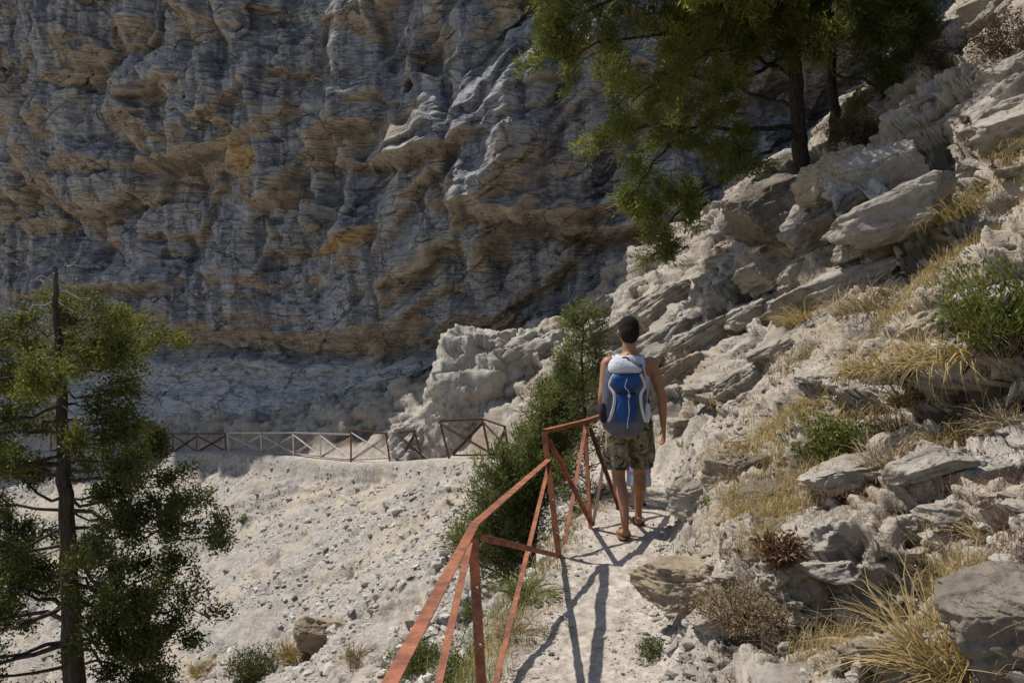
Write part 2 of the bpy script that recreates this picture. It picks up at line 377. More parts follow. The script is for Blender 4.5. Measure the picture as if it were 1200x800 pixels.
# foot slab lying back, notch, layered band
O += 1.1*(1-sst(-2.6, 1.1, z0+.3*noise2(U*.5, U*0, 1)))
O -= .55*np.exp(-((z0-1.15)/.35)**2)
O += .5*sst(1.6, 2.4, z0)-.25*sst(4.3, 5.0, z0)
# deep niches and overhanging roofs
def roof(x, z, w, h, d):
    xx = (Xc+.7*noise2(Zc*.5, U*.3, 7)-x)/w; g = np.exp(-xx*xx)
    return d*g*sst(z-.25, z+.15, z0-.35*xx*xx)*np.exp(-np.maximum(z0-z, 0)/h)
O += roof(-12.5, 8.6, 3.6, 3.5, 1.5)+roof(-8.7, 6.9, 1.6, 2.5, .9)+roof(-17.5, 7.2, 2.5, 3., 1.0)+roof(-5.8, 5.0, 1.7, .5, .7)+roof(-2.8, 7.2, 2.2, 3.0, 1.5)+roof(.8, 5.2, 2.5, 2.4, 1.5)+roof(3.6, 4.9, 3.2, 3., 1.3)+roof(-4.7, 8.8, 1.1, 2.4, 1.1)+roof(-16, 3.6, 3.5, 1.5, .5)
hi = sst(2., 5., z0)
O += 1.7*sst(6.5, 15., z0)*np.interp(Xc, [-11, -6.5], [1., .1])
tilt = np.interp(Xc, [-9, -3, 3], [.0, .35, .55]); zb = z0-tilt*(Xc+9)
bx = u0+.25*z0
O += (1.7*billow(bx*.11, zb*.15, 2, 110, .3)-.6)*(.15+.85*hi)
O += (.5*billow(bx*.30, zb*.33, 1, 111, .35)-.15)*(.10+.9*hi)*(.4+.9*sst(-.3, .3, noise2(u0*.2, z0*.2, 130)))
O += .42*noise2(u0*.8, z0*.10, 112)*hi+.20*noise2(u0*2.0, z0*.22, 113)*hi      # water-worn vertical ribs
cw = worley(u0*.42+.5*fbm(u0*.4,z0*.4,3,140), zb*.8+.4*fbm(u0*.5,z0*.5,3,141), 11); O += ((cw[2]-.5)*.45+cw[3]*.34)*(.25+.75*hi)-.10*(1-sst(0, .05, cw[1]-cw[0]))*sst(-.1, .3, noise2(u0*.5, z0*.5, 142))
cw2q = .45; cw2 = worley(u0*1.3+.3*fbm(u0,z0,2,143), zb*2.6+.3*fbm(u0,z0,2,144), 12); O += cw2q*((cw2[2]-.5)*.16+cw2[3]*.14)-.07*(1-sst(0, .1, cw2[1]-cw2[0]))
lay = zb+.12*np.sin(u0*.5)
def steps(T, w): 
    i_ = lay/T+w; fl = np.floor(i_); f = i_-fl; h0 = _r3[fl.astype(np.int32) & 255]; h1_ = _r3[(fl.astype(np.int32)+1) & 255]
    return h0+(h1_-h0)*sst(.75, 1., f)-.5
O += steps(.42, .4*noise2(u0*.3, z0*.3, 9))*.30*(1-.4*hi)
O = soft(O, 2)
C1 = np.stack([Xc+nxv[None, :]*O, cy[None, :]+nyv[None, :]*O, Zc+.10*fbm(u0*1.0, z0*1.0, 2, 116)], -1); CN = grid_normals(C1, 4)
CN *= np.sign((CN[..., 0]*nxv[None]+CN[..., 1]*nyv[None])+1e-6)[..., None]
x3, y3, z3 = C1[..., 0], C1[..., 1], C1[..., 2]
n1 = noise3(x3*.9, y3*.9, z3*.9, 11); n2 = noise3(x3*2.2, y3*2.2, z3*2.6, 12); n3_ = noise3(x3*5, y3*5, z3*6.5, 13); n4 = noise3(x3*12, y3*12, z3*14, 14)
cw3 = worley(u0*2.6+.2*n2, zb*4.5+.2*n2, 13); cm = sst(-.2, .3, n1)
zq = z3-np.interp(x3, [-9, -3, 3], [.0, .3, .45])*(x3+9)
ea, ra, ta = worley3((x3+.15*n1)*.62, (y3+.1*n2)*.62, zq*1.5, 31); eb, rb, tb_ = worley3(x3*1.9+.1*n3_, y3*1.9, zq*4.8, 32)
rug = (.18+.72*sst(-.05, .4, noise3(x3*.30, y3*.30, z3*.35, 40)))*(1-.6*(1-sst(.2, 1.2, z0)))
f3 = (ra*.16+ta*.22)*rug-.10*(1-sst(0, .035, ea))*sst(-.2, .2, n1)+(rb*.045+tb_*.075)*rug-.02*(1-sst(0, .05, eb))*rug+.05*n1-.03*np.abs(n2)*rug-.02*np.abs(n3_)*rug+.008*n4+.22*((cw3[2]-.5)*.10+cw3[3]*.08-.04*(1-sst(0, .1, cw3[1]-cw3[0])))*(.3+.7*cm)
f3 += steps(.30, .25*n1)*.10*sst(-.2,.2,n1+.1*cm)*.7+steps(.10, .3*n2)*.018*(1-.5*hi)
C2 = C1+CN*f3[..., None]; VX, VY, VZ = C2[..., 0], C2[..., 1], C2[..., 2]
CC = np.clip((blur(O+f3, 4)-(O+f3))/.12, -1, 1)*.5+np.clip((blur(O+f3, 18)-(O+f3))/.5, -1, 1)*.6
# underside -> ochre, exposed -> grey-blue
dO = np.gradient(blur(O, 5), axis=0)/np.gradient(Zc, axis=0)
och = np.clip(sst(.05, .75, dO+.18*fbm(U*.5, Zc*.5, 3, 120)), 0, 1)
och = np.clip(och+.8*sst(.15, .55, fbm(U*.16+3, Zc*.28, 4, 121)), 0, 1)
def blob(x, z, w, h, a=1.): return a*np.exp(-(np.abs((Xc+.6*noise2(Zc, U, 4)-x)/w)**2.5+np.abs((z0-z)/h)**2.5))
och = np.maximum.reduce([och, blob(-5.8, 4.95, 1.6, .28, 1.), blob(-12.5, 8.0, 3.4, .8, .9), blob(-2.6, 8.3, 1.5, 1.6, .95), blob(-5.2, 8.5, .8, 1.6, .8), blob(-1.2, 5.8, 1.4, .8, .8), blob(.8, 6.6, 1.5, 1.2, .7), blob(-18, 6.9, 2.4, .8, .8)])
low = 1-sst(.6, 1.6, z0); och = och*(1-.85*low)
yel = np.maximum(blob(-5.8, 4.95, 1.7, .25), blob(-9.3, 8.2, .5, 1.2, .8))
ci = np.arange(NU*NH).reshape(NH, NU)
def cliff_material():
    n = NT('cliff_limestone'); p = pos(n)
    big = n.noise(p, .35, 5, .6); med = n.noise(p, 1.5, 6, .65, .5); fine = n.noise(p, 9, 5, .7)
    streak = n.noise(n.mapping(p, (1.5, 1.5, .13)), 1., 6, .62, .35); streak2 = n.noise(n.mapping(p, (5, 5, .5)), 1.3, 5, .6, .2)
    grey = n.mix(n.ramp(med, [(.35, 0), (.65, 1)]), (.20, .215, .245), (.37, .375, .38))
    grey = n.mix(n.math('MULTIPLY', n.ramp(streak, [(.47, 0), (.57, 1)]), .85), grey, (.10, .112, .14))
    grey = n.mix(n.math('MULTIPLY', n.ramp(streak2, [(.30, 1), (.42, 0)]), .6), grey, (.55, .54, .52))
    o1 = n.mix(n.ramp(med, [(.35, 0), (.65, 1)]), (.235, .18, .12), (.38, .295, .20))
    o1 = n.mix(n.ramp(fine, [(.5, 0), (.7, 1)]), o1, (.19, .15, .115))
    fo = n.math('ADD', n.attr('ochre'), n.math('MULTIPLY', n.math('SUBTRACT', big, .5), .9), clamp=True)
    fo = n.ramp(fo, [(.55, 0), (.92, .75)])
    c = n.mix(fo, grey, o1)
    c = n.mix(n.attr('yellow'), c, (.42, .29, .12))
    lw = n.attr('low'); lc = n.mix(n.ramp(med, [(.35, 0), (.68, 1)]), (.34, .355, .38), (.48, .48, .48))
    lc = n.mix(n.math('MULTIPLY', n.ramp(streak, [(.54, 0), (.7, 1)]), .5), lc, (.17, .17, .18))
    c = n.mix(n.math('MULTIPLY', lw, .85), c, lc)
    c = n.mix(n.math('MULTIPLY', n.ramp(fine, [(.55, 0), (.72, 1)]), .35), c, (.10, .095, .09))
    def cracks(sc, seed, w):
        pw = n.n('ShaderNodeVectorMath', operation='ADD'); n.set(pw.inputs[0], n.mapping(p, sc)); wn = n.n('ShaderNodeTexNoise'); n.set(wn.inputs['Vector'], p); wn.inputs['Scale'].default_value = 1.1; wn.inputs['Detail'].default_value = 4
        sc_ = n.n('ShaderNodeVectorMath', operation='SCALE'); n.set(sc_.inputs[0], wn.outputs['Color']); sc_.inputs['Scale'].default_value = .9; n.set(pw.inputs[1], sc_.outputs[0])
        v = n.n('ShaderNodeTexVoronoi', feature='DISTANCE_TO_EDGE'); n.set(v.inputs['Vector'], pw.outputs[0]); v.inputs['Scale'].default_value = 1.
        m = n.ramp(n.noise(p, .8+seed, 3, .5), [(.45, 0), (.6, 1)]); return n.math('MULTIPLY', n.ramp(v.outputs['Distance'], [(0, 1), (w, 0)]), m)
    k1 = cracks((.45, .45, 1.1), .1, .022); k2 = cracks((1.3, 1.3, 3.6), .5, .035); bd = n.noise(n.mapping(p, (.25, .25, 5.), (0, .0, 0)), 1.5, 4, .6, .25)
    bl = n.ramp(bd, [(.485, 0), (.5, 1), (.515, 0)])
    c = n.mix(n.math('MULTIPLY', bl, .22), c, (.05, .045, .045))
    ck = n.math('MAXIMUM', k1, n.math('MULTIPLY', k2, .75)); c = n.mix(n.math('MULTIPLY', ck, .85), c, (.03, .028, .03))
    cv = n.attr('cavity'); c = n.mix(n.math('MULTIPLY', n.ramp(cv, [(.08, 0), (.6, 1)]), .55), c, (.075, .07, .07)); c = n.mix(n.math('MULTIPLY', n.ramp(n.math('MULTIPLY', cv, -1.), [(.15, 0), (.8, 1)]), .3), c, (.5, .47, .42))  # recess shade and dirt put into the cliff colour; bulges painted lighter
    h = n.math('ADD', n.math('MULTIPLY', med, 1.), n.math('MULTIPLY', fine, .35))
    lay = n.noise(n.mapping(p, (.35, .35, 3.2)), 1.4, 5, .6, .3); h = n.math('ADD', h, n.math('MULTIPLY', lay, .65)); h = n.math('SUBTRACT', h, n.math('ADD', n.math('MULTIPLY', ck, .6), n.math('MULTIPLY', bl, .3)))
    n.bsdf(c, .9, n.bump(h, .8, .12), .25); return n.m
M_cliff = cliff_material()
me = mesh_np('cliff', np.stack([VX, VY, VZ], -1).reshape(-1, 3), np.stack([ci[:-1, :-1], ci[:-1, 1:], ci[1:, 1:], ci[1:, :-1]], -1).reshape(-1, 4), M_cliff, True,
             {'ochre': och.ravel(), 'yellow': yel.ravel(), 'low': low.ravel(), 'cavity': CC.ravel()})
link('cliff', me)['kind'] = 'structure'
# plateau on top, running back from the brink
bk = np.array([0, .3, 2, 8, 30, 120]); rise = np.array([-.05, .3, .9, 2.5, 9, 30])
sel = np.arange(0, NU, 8)
PX = VX[-1, sel][None]-nxv[sel][None]*bk[:, None]; PY = VY[-1, sel][None]-nyv[sel][None]*bk[:, None]; PZ = VZ[-1, sel][None]+rise[:, None]+.4*noise2(PX*.6, PY*.6, 7)
PZ[0] = VZ[-1, sel]
pi_ = np.arange(PX.size).reshape(PX.shape)
me = mesh_np('plateau', np.stack([PX, PY, PZ], -1).reshape(-1, 3), np.stack([pi_[:-1, :-1], pi_[:-1, 1:], pi_[1:, 1:], pi_[1:, :-1]], -1).reshape(-1, 4), M_rock, True, {'soil': np.full(PX.size, .3)})
link('cliff_top', me)['kind'] = 'structure'
# ------------------------------------------------------------------ standing things on the real ground
bpy.context.view_layer.update()
GROUND = [o_path, o_hill, o_scree]
def hit(px, py, far=60):
    """where the ray of that direction meets the ground"""
    d = Vector(((px-600)/FPX, 1, -(py-400)/FPX)).normalized(); best = None
    for o in GROUND:
        ok, loc, nor, _ = o.ray_cast(Vector((0, 0, EYE)), d)
        if ok and (best is None or loc.y < best[0].y): best = (loc, nor)
    return best
def gz(x, y, default=None):
    zs = []
    for o in GROUND:
        ok, loc, nor, _ = o.ray_cast(Vector((x, y, 30)), Vector((0, 0, -1)))
        if ok: zs.append(loc.z)
    return max(zs) if zs else (default if default is not None else float(bil(HG, np.array([x]), np.array([y]))[0]))

def rock_material(name, pale, mid, warm):
    n = NT(name); p = n.n('ShaderNodeTexCoord').outputs['Object']; oi = n.n('ShaderNodeObjectInfo').outputs['Random']
    off = n.n('ShaderNodeVectorMath', operation='ADD'); n.set(off.inputs[0], p); cmb = n.n('ShaderNodeCombineXYZ'); n.set(cmb.inputs[0], n.math('MULTIPLY', oi, 37.)); n.set(off.inputs[1], cmb.outputs[0]); p = off.outputs[0]
    med = n.noise(p, 3, 5, .65, .4); fine = n.noise(p, 24, 5, .7); st = n.noise(n.mapping(p, (1, 1, 9.), (0, math.radians(-12), 0)), 1.6, 5, .65, .3)
    c = n.mix(n.ramp(med, [(.36, 0), (.62, 1)]), mid, pale); c = n.mix(n.math('MULTIPLY', n.ramp(st, [(.47, 0), (.7, 1)]), .6), c, warm)
    bg_ = n.noise(n.n('ShaderNodeNewGeometry').outputs['Position'], 1.3, 4, .6); c = n.mix(n.math('MULTIPLY', n.ramp(bg_, [(.45, 0), (.65, 1)]), .55), c, (mid[0]*.75, mid[1]*.68, mid[2]*.58))
    c = n.mix(n.math('MULTIPLY', n.ramp(fine, [(.5, 0), (.68, 1)]), .55), c, (mid[0]*.45, mid[1]*.44, mid[2]*.43))
    h = n.math('ADD', n.math('ADD', n.math('MULTIPLY', med, .7), n.math('MULTIPLY', fine, .4)), n.math('MULTIPLY', st, .8))
    n.bsdf(c, .9, n.bump(h, .7, .03), .25); return n.m
M_b_tan = rock_material('tan_boulder', (.40, .34, .255), (.27, .22, .155), (.30, .215, .13))
M_b_grey = rock_material('grey_boulder', (.40, .366, .318), (.235, .213, .184), (.30, .245, .18))
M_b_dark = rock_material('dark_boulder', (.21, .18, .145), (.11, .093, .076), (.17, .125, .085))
M_b_pale = rock_material('pale_buttress', (.45, .425, .39), (.30, .282, .255), (.36, .32, .27))

_bm = bmesh.new(); bmesh.ops.create_icosphere(_bm, subdivisions=6, radius=1); ICO6 = (np.array([v.co[:] for v in _bm.verts]), np.array([[v.index for v in f.verts] for f in _bm.faces])); _bm.free()
def rock_mesh(name, size, seed, mat, nplanes=14, layers=.05, rough=.05, T=.12, plane_d=.62, facet=.55):
    """a broken block: a ball cut by many planes, then bedded and roughened"""
    rg = np.random.default_rng(seed); V = ICO6[0].copy()
    V = np.sign(V)*np.abs(V)**.8
    for k in range(nplanes):
        n = rg.normal(size=3); 
        if k < 6: n = np.eye(3)[k % 3]*(1 if k < 3 else -1)+rg.normal(size=3)*.16
        n /= np.linalg.norm(n); dd = plane_d+rg.random()*.22
        e = V@n-dd; V = V-np.maximum(e, 0)[:, None]*n[None]*.97
    V = V*np.array(size)/.75; o = V+seed*3.1
    nrm = V/np.linalg.norm(V, axis=1)[:, None]
    sx = 1.2/np.mean(size)
    d = rough*np.mean(size)*(1.6*noise3(o[:, 0]*sx, o[:, 1]*sx, o[:, 2]*sx, 1)+.8*noise3(o[:, 0]*sx*2.7, o[:, 1]*sx*2.7, o[:, 2]*sx*2.7, 2)+.5*noise3(o[:, 0]*sx*7, o[:, 1]*sx*7, o[:, 2]*sx*7, 3)+.25*noise3(o[:, 0]*sx*16, o[:, 1]*sx*16, o[:, 2]*sx*16, 4))
    q = V[:, 2]-.15*V[:, 0]+.02*np.mean(size)*noise3(o[:, 0]*sx*2, o[:, 1]*sx*2, o[:, 2]*sx*2, 5)
    i = np.floor(q/T).astype(np.int32); f = q/T-np.floor(q/T)
    hh = _r3[(i+seed) & 255]*(1-sst(.8, 1, f))+_r3[(i+1+seed) & 255]*sst(.8, 1, f)
    d = d-rough*.9*np.mean(size)*np.abs(noise3(o[:, 0]*sx*1.7, o[:, 1]*sx*1.7, o[:, 2]*sx*3.5, 6)); d = d+layers*(hh-.5)*np.mean(size)-layers*.5*np.exp(-((f-.95)/.08)**2)*np.mean(size)
    V = V+nrm*d[:, None]; o = V+seed*3.1; qz = (o[:, 2]-.15*o[:, 0]); ms = np.mean(size)
    ea, ra, ta = worley3(o[:, 0]*sx*1.1, o[:, 1]*sx*1.1, qz*sx*2.6, 3); eb, rb, tb_ = worley3(o[:, 0]*sx*3., o[:, 1]*sx*3., qz*sx*7, 4); ec, rc, tc = worley3(o[:, 0]*sx*8., o[:, 1]*sx*8., qz*sx*17, 5)
    V = V+nrm*(facet*ms*(ra*.16+ta*.20-.05*(1-sst(0, .06, ea))+rb*.06+tb_*.08-.02*(1-sst(0, .08, eb))+rc*.022+tc*.03))[:, None]
    return mesh_np(name, V, ICO6[1], mat, True)
def boulder(px, py, w, h, depth, mat, seed, label, rz=0., tilt=0., cat='boulder', group=None, np_=14, layers=.10, rough=.06, T=.07, sink=.25, name='boulder', Y=None):
    """w, h in metres; (px, py) is the direction of the rock's middle"""
    w *= .98; h *= 1.0; depth *= 1.; hp = hit(px, py); loc = hp[0]-hp[1]*h*.16+Vector((0, 0, h*.05)) if Y is None else at(px, py, Y)
    me = rock_mesh(name, (w/2, depth/2, h/2), seed, mat, np_, layers, rough, T)
    o = link(name, me, label=label, category=cat); o.location = loc+Vector((0, depth*.15, 0)); o.rotation_euler = (tilt*.4, tilt, rz)
    if group: o['group'] = group
    return o
# row of blocks along the right edge of the path
def m_at(px, w_px, Y): return w_px/FPX*Y
B = []
boulder(818, 684, .50, .20, .34, M_b_tan, 1, 'tan weathered block at the path edge, leftmost of the row of blocks', .25, .05)
boulder(945, 690, .30, .38, .34, M_b_tan, 2, 'upright tan block between the dry shrub and the white-topped dark block', -.15, -.08)
boulder(1004, 728, .28, .46, .34, M_b_grey, 3, 'narrow white-topped block with a dark shaded face', .35, .12)
boulder(1066, 738, .32, .40, .32, M_b_tan, 4, 'rounded tan block behind the left edge of the big straw tussock', .1, .0)
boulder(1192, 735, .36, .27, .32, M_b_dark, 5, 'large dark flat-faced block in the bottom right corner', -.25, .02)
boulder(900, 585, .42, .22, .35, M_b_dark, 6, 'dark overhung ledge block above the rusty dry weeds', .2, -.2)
boulder(1010, 560, .40, .16, .34, M_b_grey, 7, 'flat grey slab with a dark undercut on the mid slope', -.1, -.12)
boulder(815, 590, .40, .30, .34, M_b_grey, 8, 'grey knobbly boulder beside the path right of the hiker\'s feet', .5, -.1)
boulder(846, 557, .38, .30, .34, M_b_tan, 9, 'tan boulder above the grey knobbly one right of the hiker', .8, .1)
boulder(800, 505, .34, .34, .30, M_b_grey, 10, 'upright pale boulder by the hiker\'s right hand', .2, .1)
boulder(895, 545, .30, .16, .24, M_b_dark, 12, 'small brown block left of the leafy green shrub', .2, -.15)
boulder(1090, 385, .34, .30, .30, M_b_tan, 13, 'smooth tan boulder under the green broom bush', .4, -.3)
boulder(1040, 215, .9, .8, .7, M_b_grey, 16, 'big pale rounded crag on the skyline ridge', .6, -.35)
boulder(985, 215, .9, .75, .7, M_b_tan, 17, 'brown overhanging block in the pine shade', .2, .1)
boulder(1175, 100, .8, .6, .6, M_b_grey, 19, 'cracked pale block at the right edge under the brown bush', .9, -.3)
boulder(1140, 560, .30, .10, .25, M_b_grey, 20, 'thin pale slab lying on the shaly bank at the right', .1, -.2)
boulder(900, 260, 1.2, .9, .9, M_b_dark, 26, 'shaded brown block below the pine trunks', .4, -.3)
boulder(382, 745, 1.2, .6, .8, M_b_tan, 28, 'ochre rock at the foot of the scree beside the dark bush', .5, .3)
def ledge(px, py, w, h, d, mat, seed, label, tilt=-.42, rz=.15): boulder(px, py, w, h, d, mat, seed, label, rz, tilt, 'rock', None, 12, .16, .05, h*.17, name='rock_ledge')
ledge(852, 395, 1.7, .50, 1.0, M_b_grey, 61, 'layered ledge to the right of the hiker\'s head')
ledge(800, 345, 1.9, .55, 1.2, M_b_grey, 62, 'long pale layered ledge just below the hanging pine branches')
ledge(870, 290, 1.6, .60, 1.1, M_b_tan, 63, 'layered ledge under the shaded brown block')
ledge(800, 440, 1.2, .42, .8, M_b_tan, 64, 'lowest layered ledge, behind the hiker\'s right shoulder')
ledge(885, 440, .9, .34, .6, M_b_grey, 65, 'short ledge above the yellow grass, left of the straw band')
ledge(930, 310, 1.3, .5, .9, M_b_grey, 66, 'blocky ledge left of the golden grass')
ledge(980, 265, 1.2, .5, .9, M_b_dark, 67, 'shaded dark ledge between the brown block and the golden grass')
ledge(745, 385, 1.6, .5, 1.0, M_b_grey, 68, 'pale ledge directly behind the hiker\'s head', -.3)
ledge(700, 365, 1.8, .5, 1.2, M_b_pale, 69, 'pale sunlit ledge above the thin sapling', -.45)
# the pale buttress over the far path and the shoulder running down to its left
me = rock_mesh('rock_buttress', (1.22, 1.2, 1.75), 41, M_b_pale, 20, .04, .07, .22, .66, .62)
o = link('rock_buttress', me, label='big pale rounded rock buttress rising above the far path', category='rock'); o.location = at(566, 462, 21.2); o.rotation_euler = (-.18, .33, .25)
me = rock_mesh('rock_shoulder', (1.25, 1.1, .9), 43, M_b_pale, 18, .04, .07, .2, .66, .6)
o = link('rock_shoulder', me, label='low pale rock shoulder at the left foot of the big buttress', category='rock'); o.location = at(512, 515, 22.2); o.rotation_euler = (-.1, -.75, .2)
me = rock_mesh('rock_shoulder', (1.6, 1.2, 1.2), 44, M_b_pale, 18, .04, .07, .2, .66, .6)
o = link('rock_shoulder', me, label='pale rock bulge joining the right side of the big buttress to the slope', category='rock'); o.location = at(622, 440, 21.6); o.rotation_euler = (-.1, -.5, .1)

# bedrock: broken bed ends standing out of the hillside, part of the terrain
_bm = bmesh.new(); bmesh.ops.create_icosphere(_bm, subdivisions=5, radius=1); ICO5 = (np.array([v.co[:] for v in _bm.verts]), np.array([[v.index for v in f.verts] for f in _bm.faces])); _bm.free()
def bedrock(name, mask, count, wr, hk, tilt, mat, seed, zoff):
    global ICO6
    rg = np.random.default_rng(seed); keep = ICO6; ICO6 = ICO5; var = []
    for k in range(7):
        m_ = rock_mesh('v', (.5, .34, .5*hk), 200+seed*10+k, mat, 13, .15, .05, hk*.16, .60); c_ = np.empty(len(m_.vertices)*3, F32); m_.vertices.foreach_get('co', c_); var.append(c_.reshape(-1, 3)); bpy.data.meshes.remove(m_)
    ICO6 = keep; ii = rg.choice(np.flatnonzero(mask.ravel()), count, replace=False); vs = []; fs_ = []; nv = len(ICO5[0])
    for k, i in enumerate(ii):
        w = wr[0]+(wr[1]-wr[0])*rg.random()**1.8; a = .15+rg.normal()*.25+(math.pi if rg.random() < .5 else 0); b = (tilt+rg.normal()*.09)*(1 if abs(a) < 1.5 else -1); c = rg.normal()*.12
        Rm = np.array(Matrix.Rotation(a, 3, 'Z')@Matrix.Rotation(b, 3, 'Y')@Matrix.Rotation(c, 3, 'X')); vs.append((var[k % 7]*np.array([w, w*(.8+.5*rg.random()), w*(.7+.6*rg.random())]))@Rm.T+GV[i]+np.array([zoff*w*.5, 0, -zoff*w])); fs_.append(ICO5[1]+k*nv)
    link(name, mesh_np(name, np.concatenate(vs), np.concatenate(fs_), mat, True))['kind'] = 'structure'
vis = (np.abs(AA) < .70); g0_ = fbm(XX*.9+7, YY*.9, 3, 170)
bedrock('hillside_bedrock', vis & (s_w > .9) & (YY > 7.6) & (YY < 20) & (rock > .25) & (AA > .02), 105, (.45, 1.5), .36, -.42, M_b_grey, 1, .10)
bedrock('shale_bank', vis & (s_w > .6) & (YY > 2.4) & (YY < 7.6) & (g0_ > .0) , 120, (.10, .42), .26, -.12, M_b_grey, 2, .06)
# ------------------------------------------------------------------ loose stones nobody could count
_bm = bmesh.new(); bmesh.ops.create_icosphere(_bm, subdivisions=1, radius=1); IC1 = (np.array([v.co[:] for v in _bm.verts]), np.array([[v.index for v in f.verts] for f in _bm.faces])); _bm.free()
def stone_variants(n, seed):
    rg = np.random.default_rng(seed); out = []
    for _ in range(n):
        V = IC1[0].copy()
        for k in range(7):
            nn = rg.normal(size=3); nn /= np.linalg.norm(nn); e = V@nn-(.45+.35*rg.random()); V = V-np.maximum(e, 0)[:, None]*nn
        V *= np.array([1, .55+.4*rg.random(), .28+.4*rg.random()]); out.append(V)
    return out
SV = stone_variants(14, 5)
def scatter(name, mask, count, smin, smax, power, mat, label=None, seed=1):
    rg = np.random.default_rng(seed); ii = np.flatnonzero(mask.ravel()); ii = rg.choice(ii, count, replace=False)
    P = GV[ii]; yy_ = P[:, 1]
    sz = smin*(smax/smin)**(rg.random(count)**power); sz = np.maximum(sz, yy_*.0016)
    vs = []; fs_ = []; tint = []; nv = len(IC1[0])
    for k in range(count):
        a, b = rg.random()*6.28, rg.normal()*.35; ca, sa, cb, sb_ = math.cos(a), math.sin(a), math.cos(b), math.sin(b)
        Rm = np.array([[ca, -sa, 0], [sa, ca, 0], [0, 0, 1]])@np.array([[cb, 0, sb_], [0, 1, 0], [-sb_, 0, cb]])
        vs.append((SV[k % 14]*sz[k])@Rm.T+P[k]+np.array([0, 0, sz[k]*.12])); fs_.append(IC1[1]+k*nv); tint.append(np.full(nv, rg.random()))
    me = mesh_np(name, np.concatenate(vs), np.concatenate(fs_), mat, False, {'tint': np.concatenate(tint)})
    o = link(name, me); o['kind'] = 'stuff'; o['label'] = label; o['category'] = 'stones'; return o
def stone_material(name, g):
    n = NT(name); p = pos(n); t = n.attr('tint')
    c = n.ramp(t, [(0, (.17*g, .15*g, .13*g)), (.35, (.29*g, .265*g, .235*g)), (.75, (.385*g, .36*g, .325*g)), (1, (.44*g, .415*g, .38*g))])
    f = n.noise(p, 40, 4, .7); c = n.mix(n.math('MULTIPLY', n.ramp(f, [(.45, 0), (.7, 1)]), .4), c, (.2, .17, .14))
    n.bsdf(c, .9, n.bump(f, .5, .01), .2); return n.m
M_stone = stone_material('loose_stone', 1.); M_stone2 = stone_material('scree_stone', 1.28)
vis = (np.abs(AA) < .72)
scatter('scree_stones', vis & (s_w < -.5) & (YY > 6) & (noise2(XX*.7, YY*.7, 150) > -.25), 24000, .014, .15, 3.4, M_stone2, 'loose pale limestone rubble strewn over the scree slope', 1)
scatter('slope_rubble', vis & (s_w > .30) & (YY < 9) & (YY > 1.6) & (noise2(XX*1.5, YY*1.5, 151) > -.25), 15000, .006, .055, 3.0, M_stone, 'broken shaly stones lying over the slope right of the path', 2)
scatter('path_pebbles', vis & (np.abs(s_w) < .50) & (np.abs(s_w) > .12) & (YY < 12) & (YY > 2.5), 2600, .004, .028, 2.6, M_stone, 'small pebbles along the edges of the dusty path', 3)
# ------------------------------------------------------------------ railings of angle iron
def metal_material(name, base, dark, chip, rough=.75):
    n = NT(name); p = pos(n); a = n.noise(p, 9, 6, .75); b = n.noise(p, 70, 3, .6)
    c = n.mix(n.ramp(a, [(.42, 0), (.60, 1)]), base, dark); c = n.mix(n.math('MULTIPLY', n.ramp(b, [(.62, 0), (.72, 1)]), .7), c, chip)
    n.bsdf(c, rough, n.bump(n.math('ADD', a, b), .25, .004), .35); return n.m
M_red = metal_material('red_oxide_paint', (.34, .125, .062), (.16, .058, .036), (.42, .27, .19))
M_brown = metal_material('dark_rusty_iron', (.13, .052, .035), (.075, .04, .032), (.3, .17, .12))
M_pale = metal_material('pale_iron_and_glint', (.55, .50, .46), (.40, .33, .29), (.6, .58, .55), .45)  # pale iron on bolts; on far rails the sun's glint put into the colour
def lbar(p, q, w=.05, t=.005, roll=0., V=None, F=None):
    """L profile from p to q"""
    p = Vector(p); q = Vector(q); ax = (q-p).normalized(); ref = Vector((0, 0, 1)) if abs(ax.z) < .8 else Vector((0, -1, 0))
    u = ax.cross(ref).normalized(); v = u.cross(ax).normalized()
    u, v = u*math.cos(roll)+v*math.sin(roll), v*math.cos(roll)-u*math.sin(roll)
    prof = [(0, 0), (w, 0), (w, -t), (t, -t), (t, -w), (0, -w)]; base = len(V)
    prof = [(a-w/2, b+w/2) for a, b in prof]
    for P in (p, q):
        for a, b in prof: V.append(P+u*a+v*b)
    for i in range(6):
        j = (i+1) % 6; F.append((base+i, base+j, base+6+j, base+6+i))
    F.append((base, base+1, base+2, base+3)); F.append((base, base+3, base+4, base+5)); F.append((base+6, base+9, base+8, base+7)); F.append((base+6, base+11, base+10, base+9))
def rot_boxbar(p, q, w, h, V, F):
    p = Vector(p); q = Vector(q); ax = (q-p).normalized(); ref = Vector((0, 0, 1)) if abs(ax.z) < .9 else Vector((0, 1, 0))
    u = ax.cross(ref).normalized(); v = u.cross(ax); b = len(V)
    for P in (p, q):
        for a, c in ((-1, -1), (1, -1), (1, 1), (-1, 1)): V.append(P+u*a*w/2+v*c*h/2)
    for i in range(4):
        j = (i+1) % 4; F.append((b+i, b+j, b+4+j, b+4+i))
    F.append((b+3, b+2, b+1, b)); F.append((b+4, b+5, b+6, b+7))
def poly(name, V, F, mat, parent=None, bevel=0.0015):
    me = bpy.data.meshes.new(name); me.from_pydata([tuple(v) for v in V], [], F); bm = bmesh.new(); bm.from_mesh(me); bmesh.ops.recalc_face_normals(bm, faces=bm.faces)
    bm.to_mesh(me); bm.free(); me.materials.append(mat); me.shade_flat(); return link(name, me, parent)
def bars(name, lst, mat, parent, w=.05, t=.005, roll=0.):
    V, F = [], []
    for p, q in lst: lbar(Vector(p)-parent.location, Vector(q)-parent.location, w, t, roll, V, F)
    return poly(name, V, F, mat, parent)

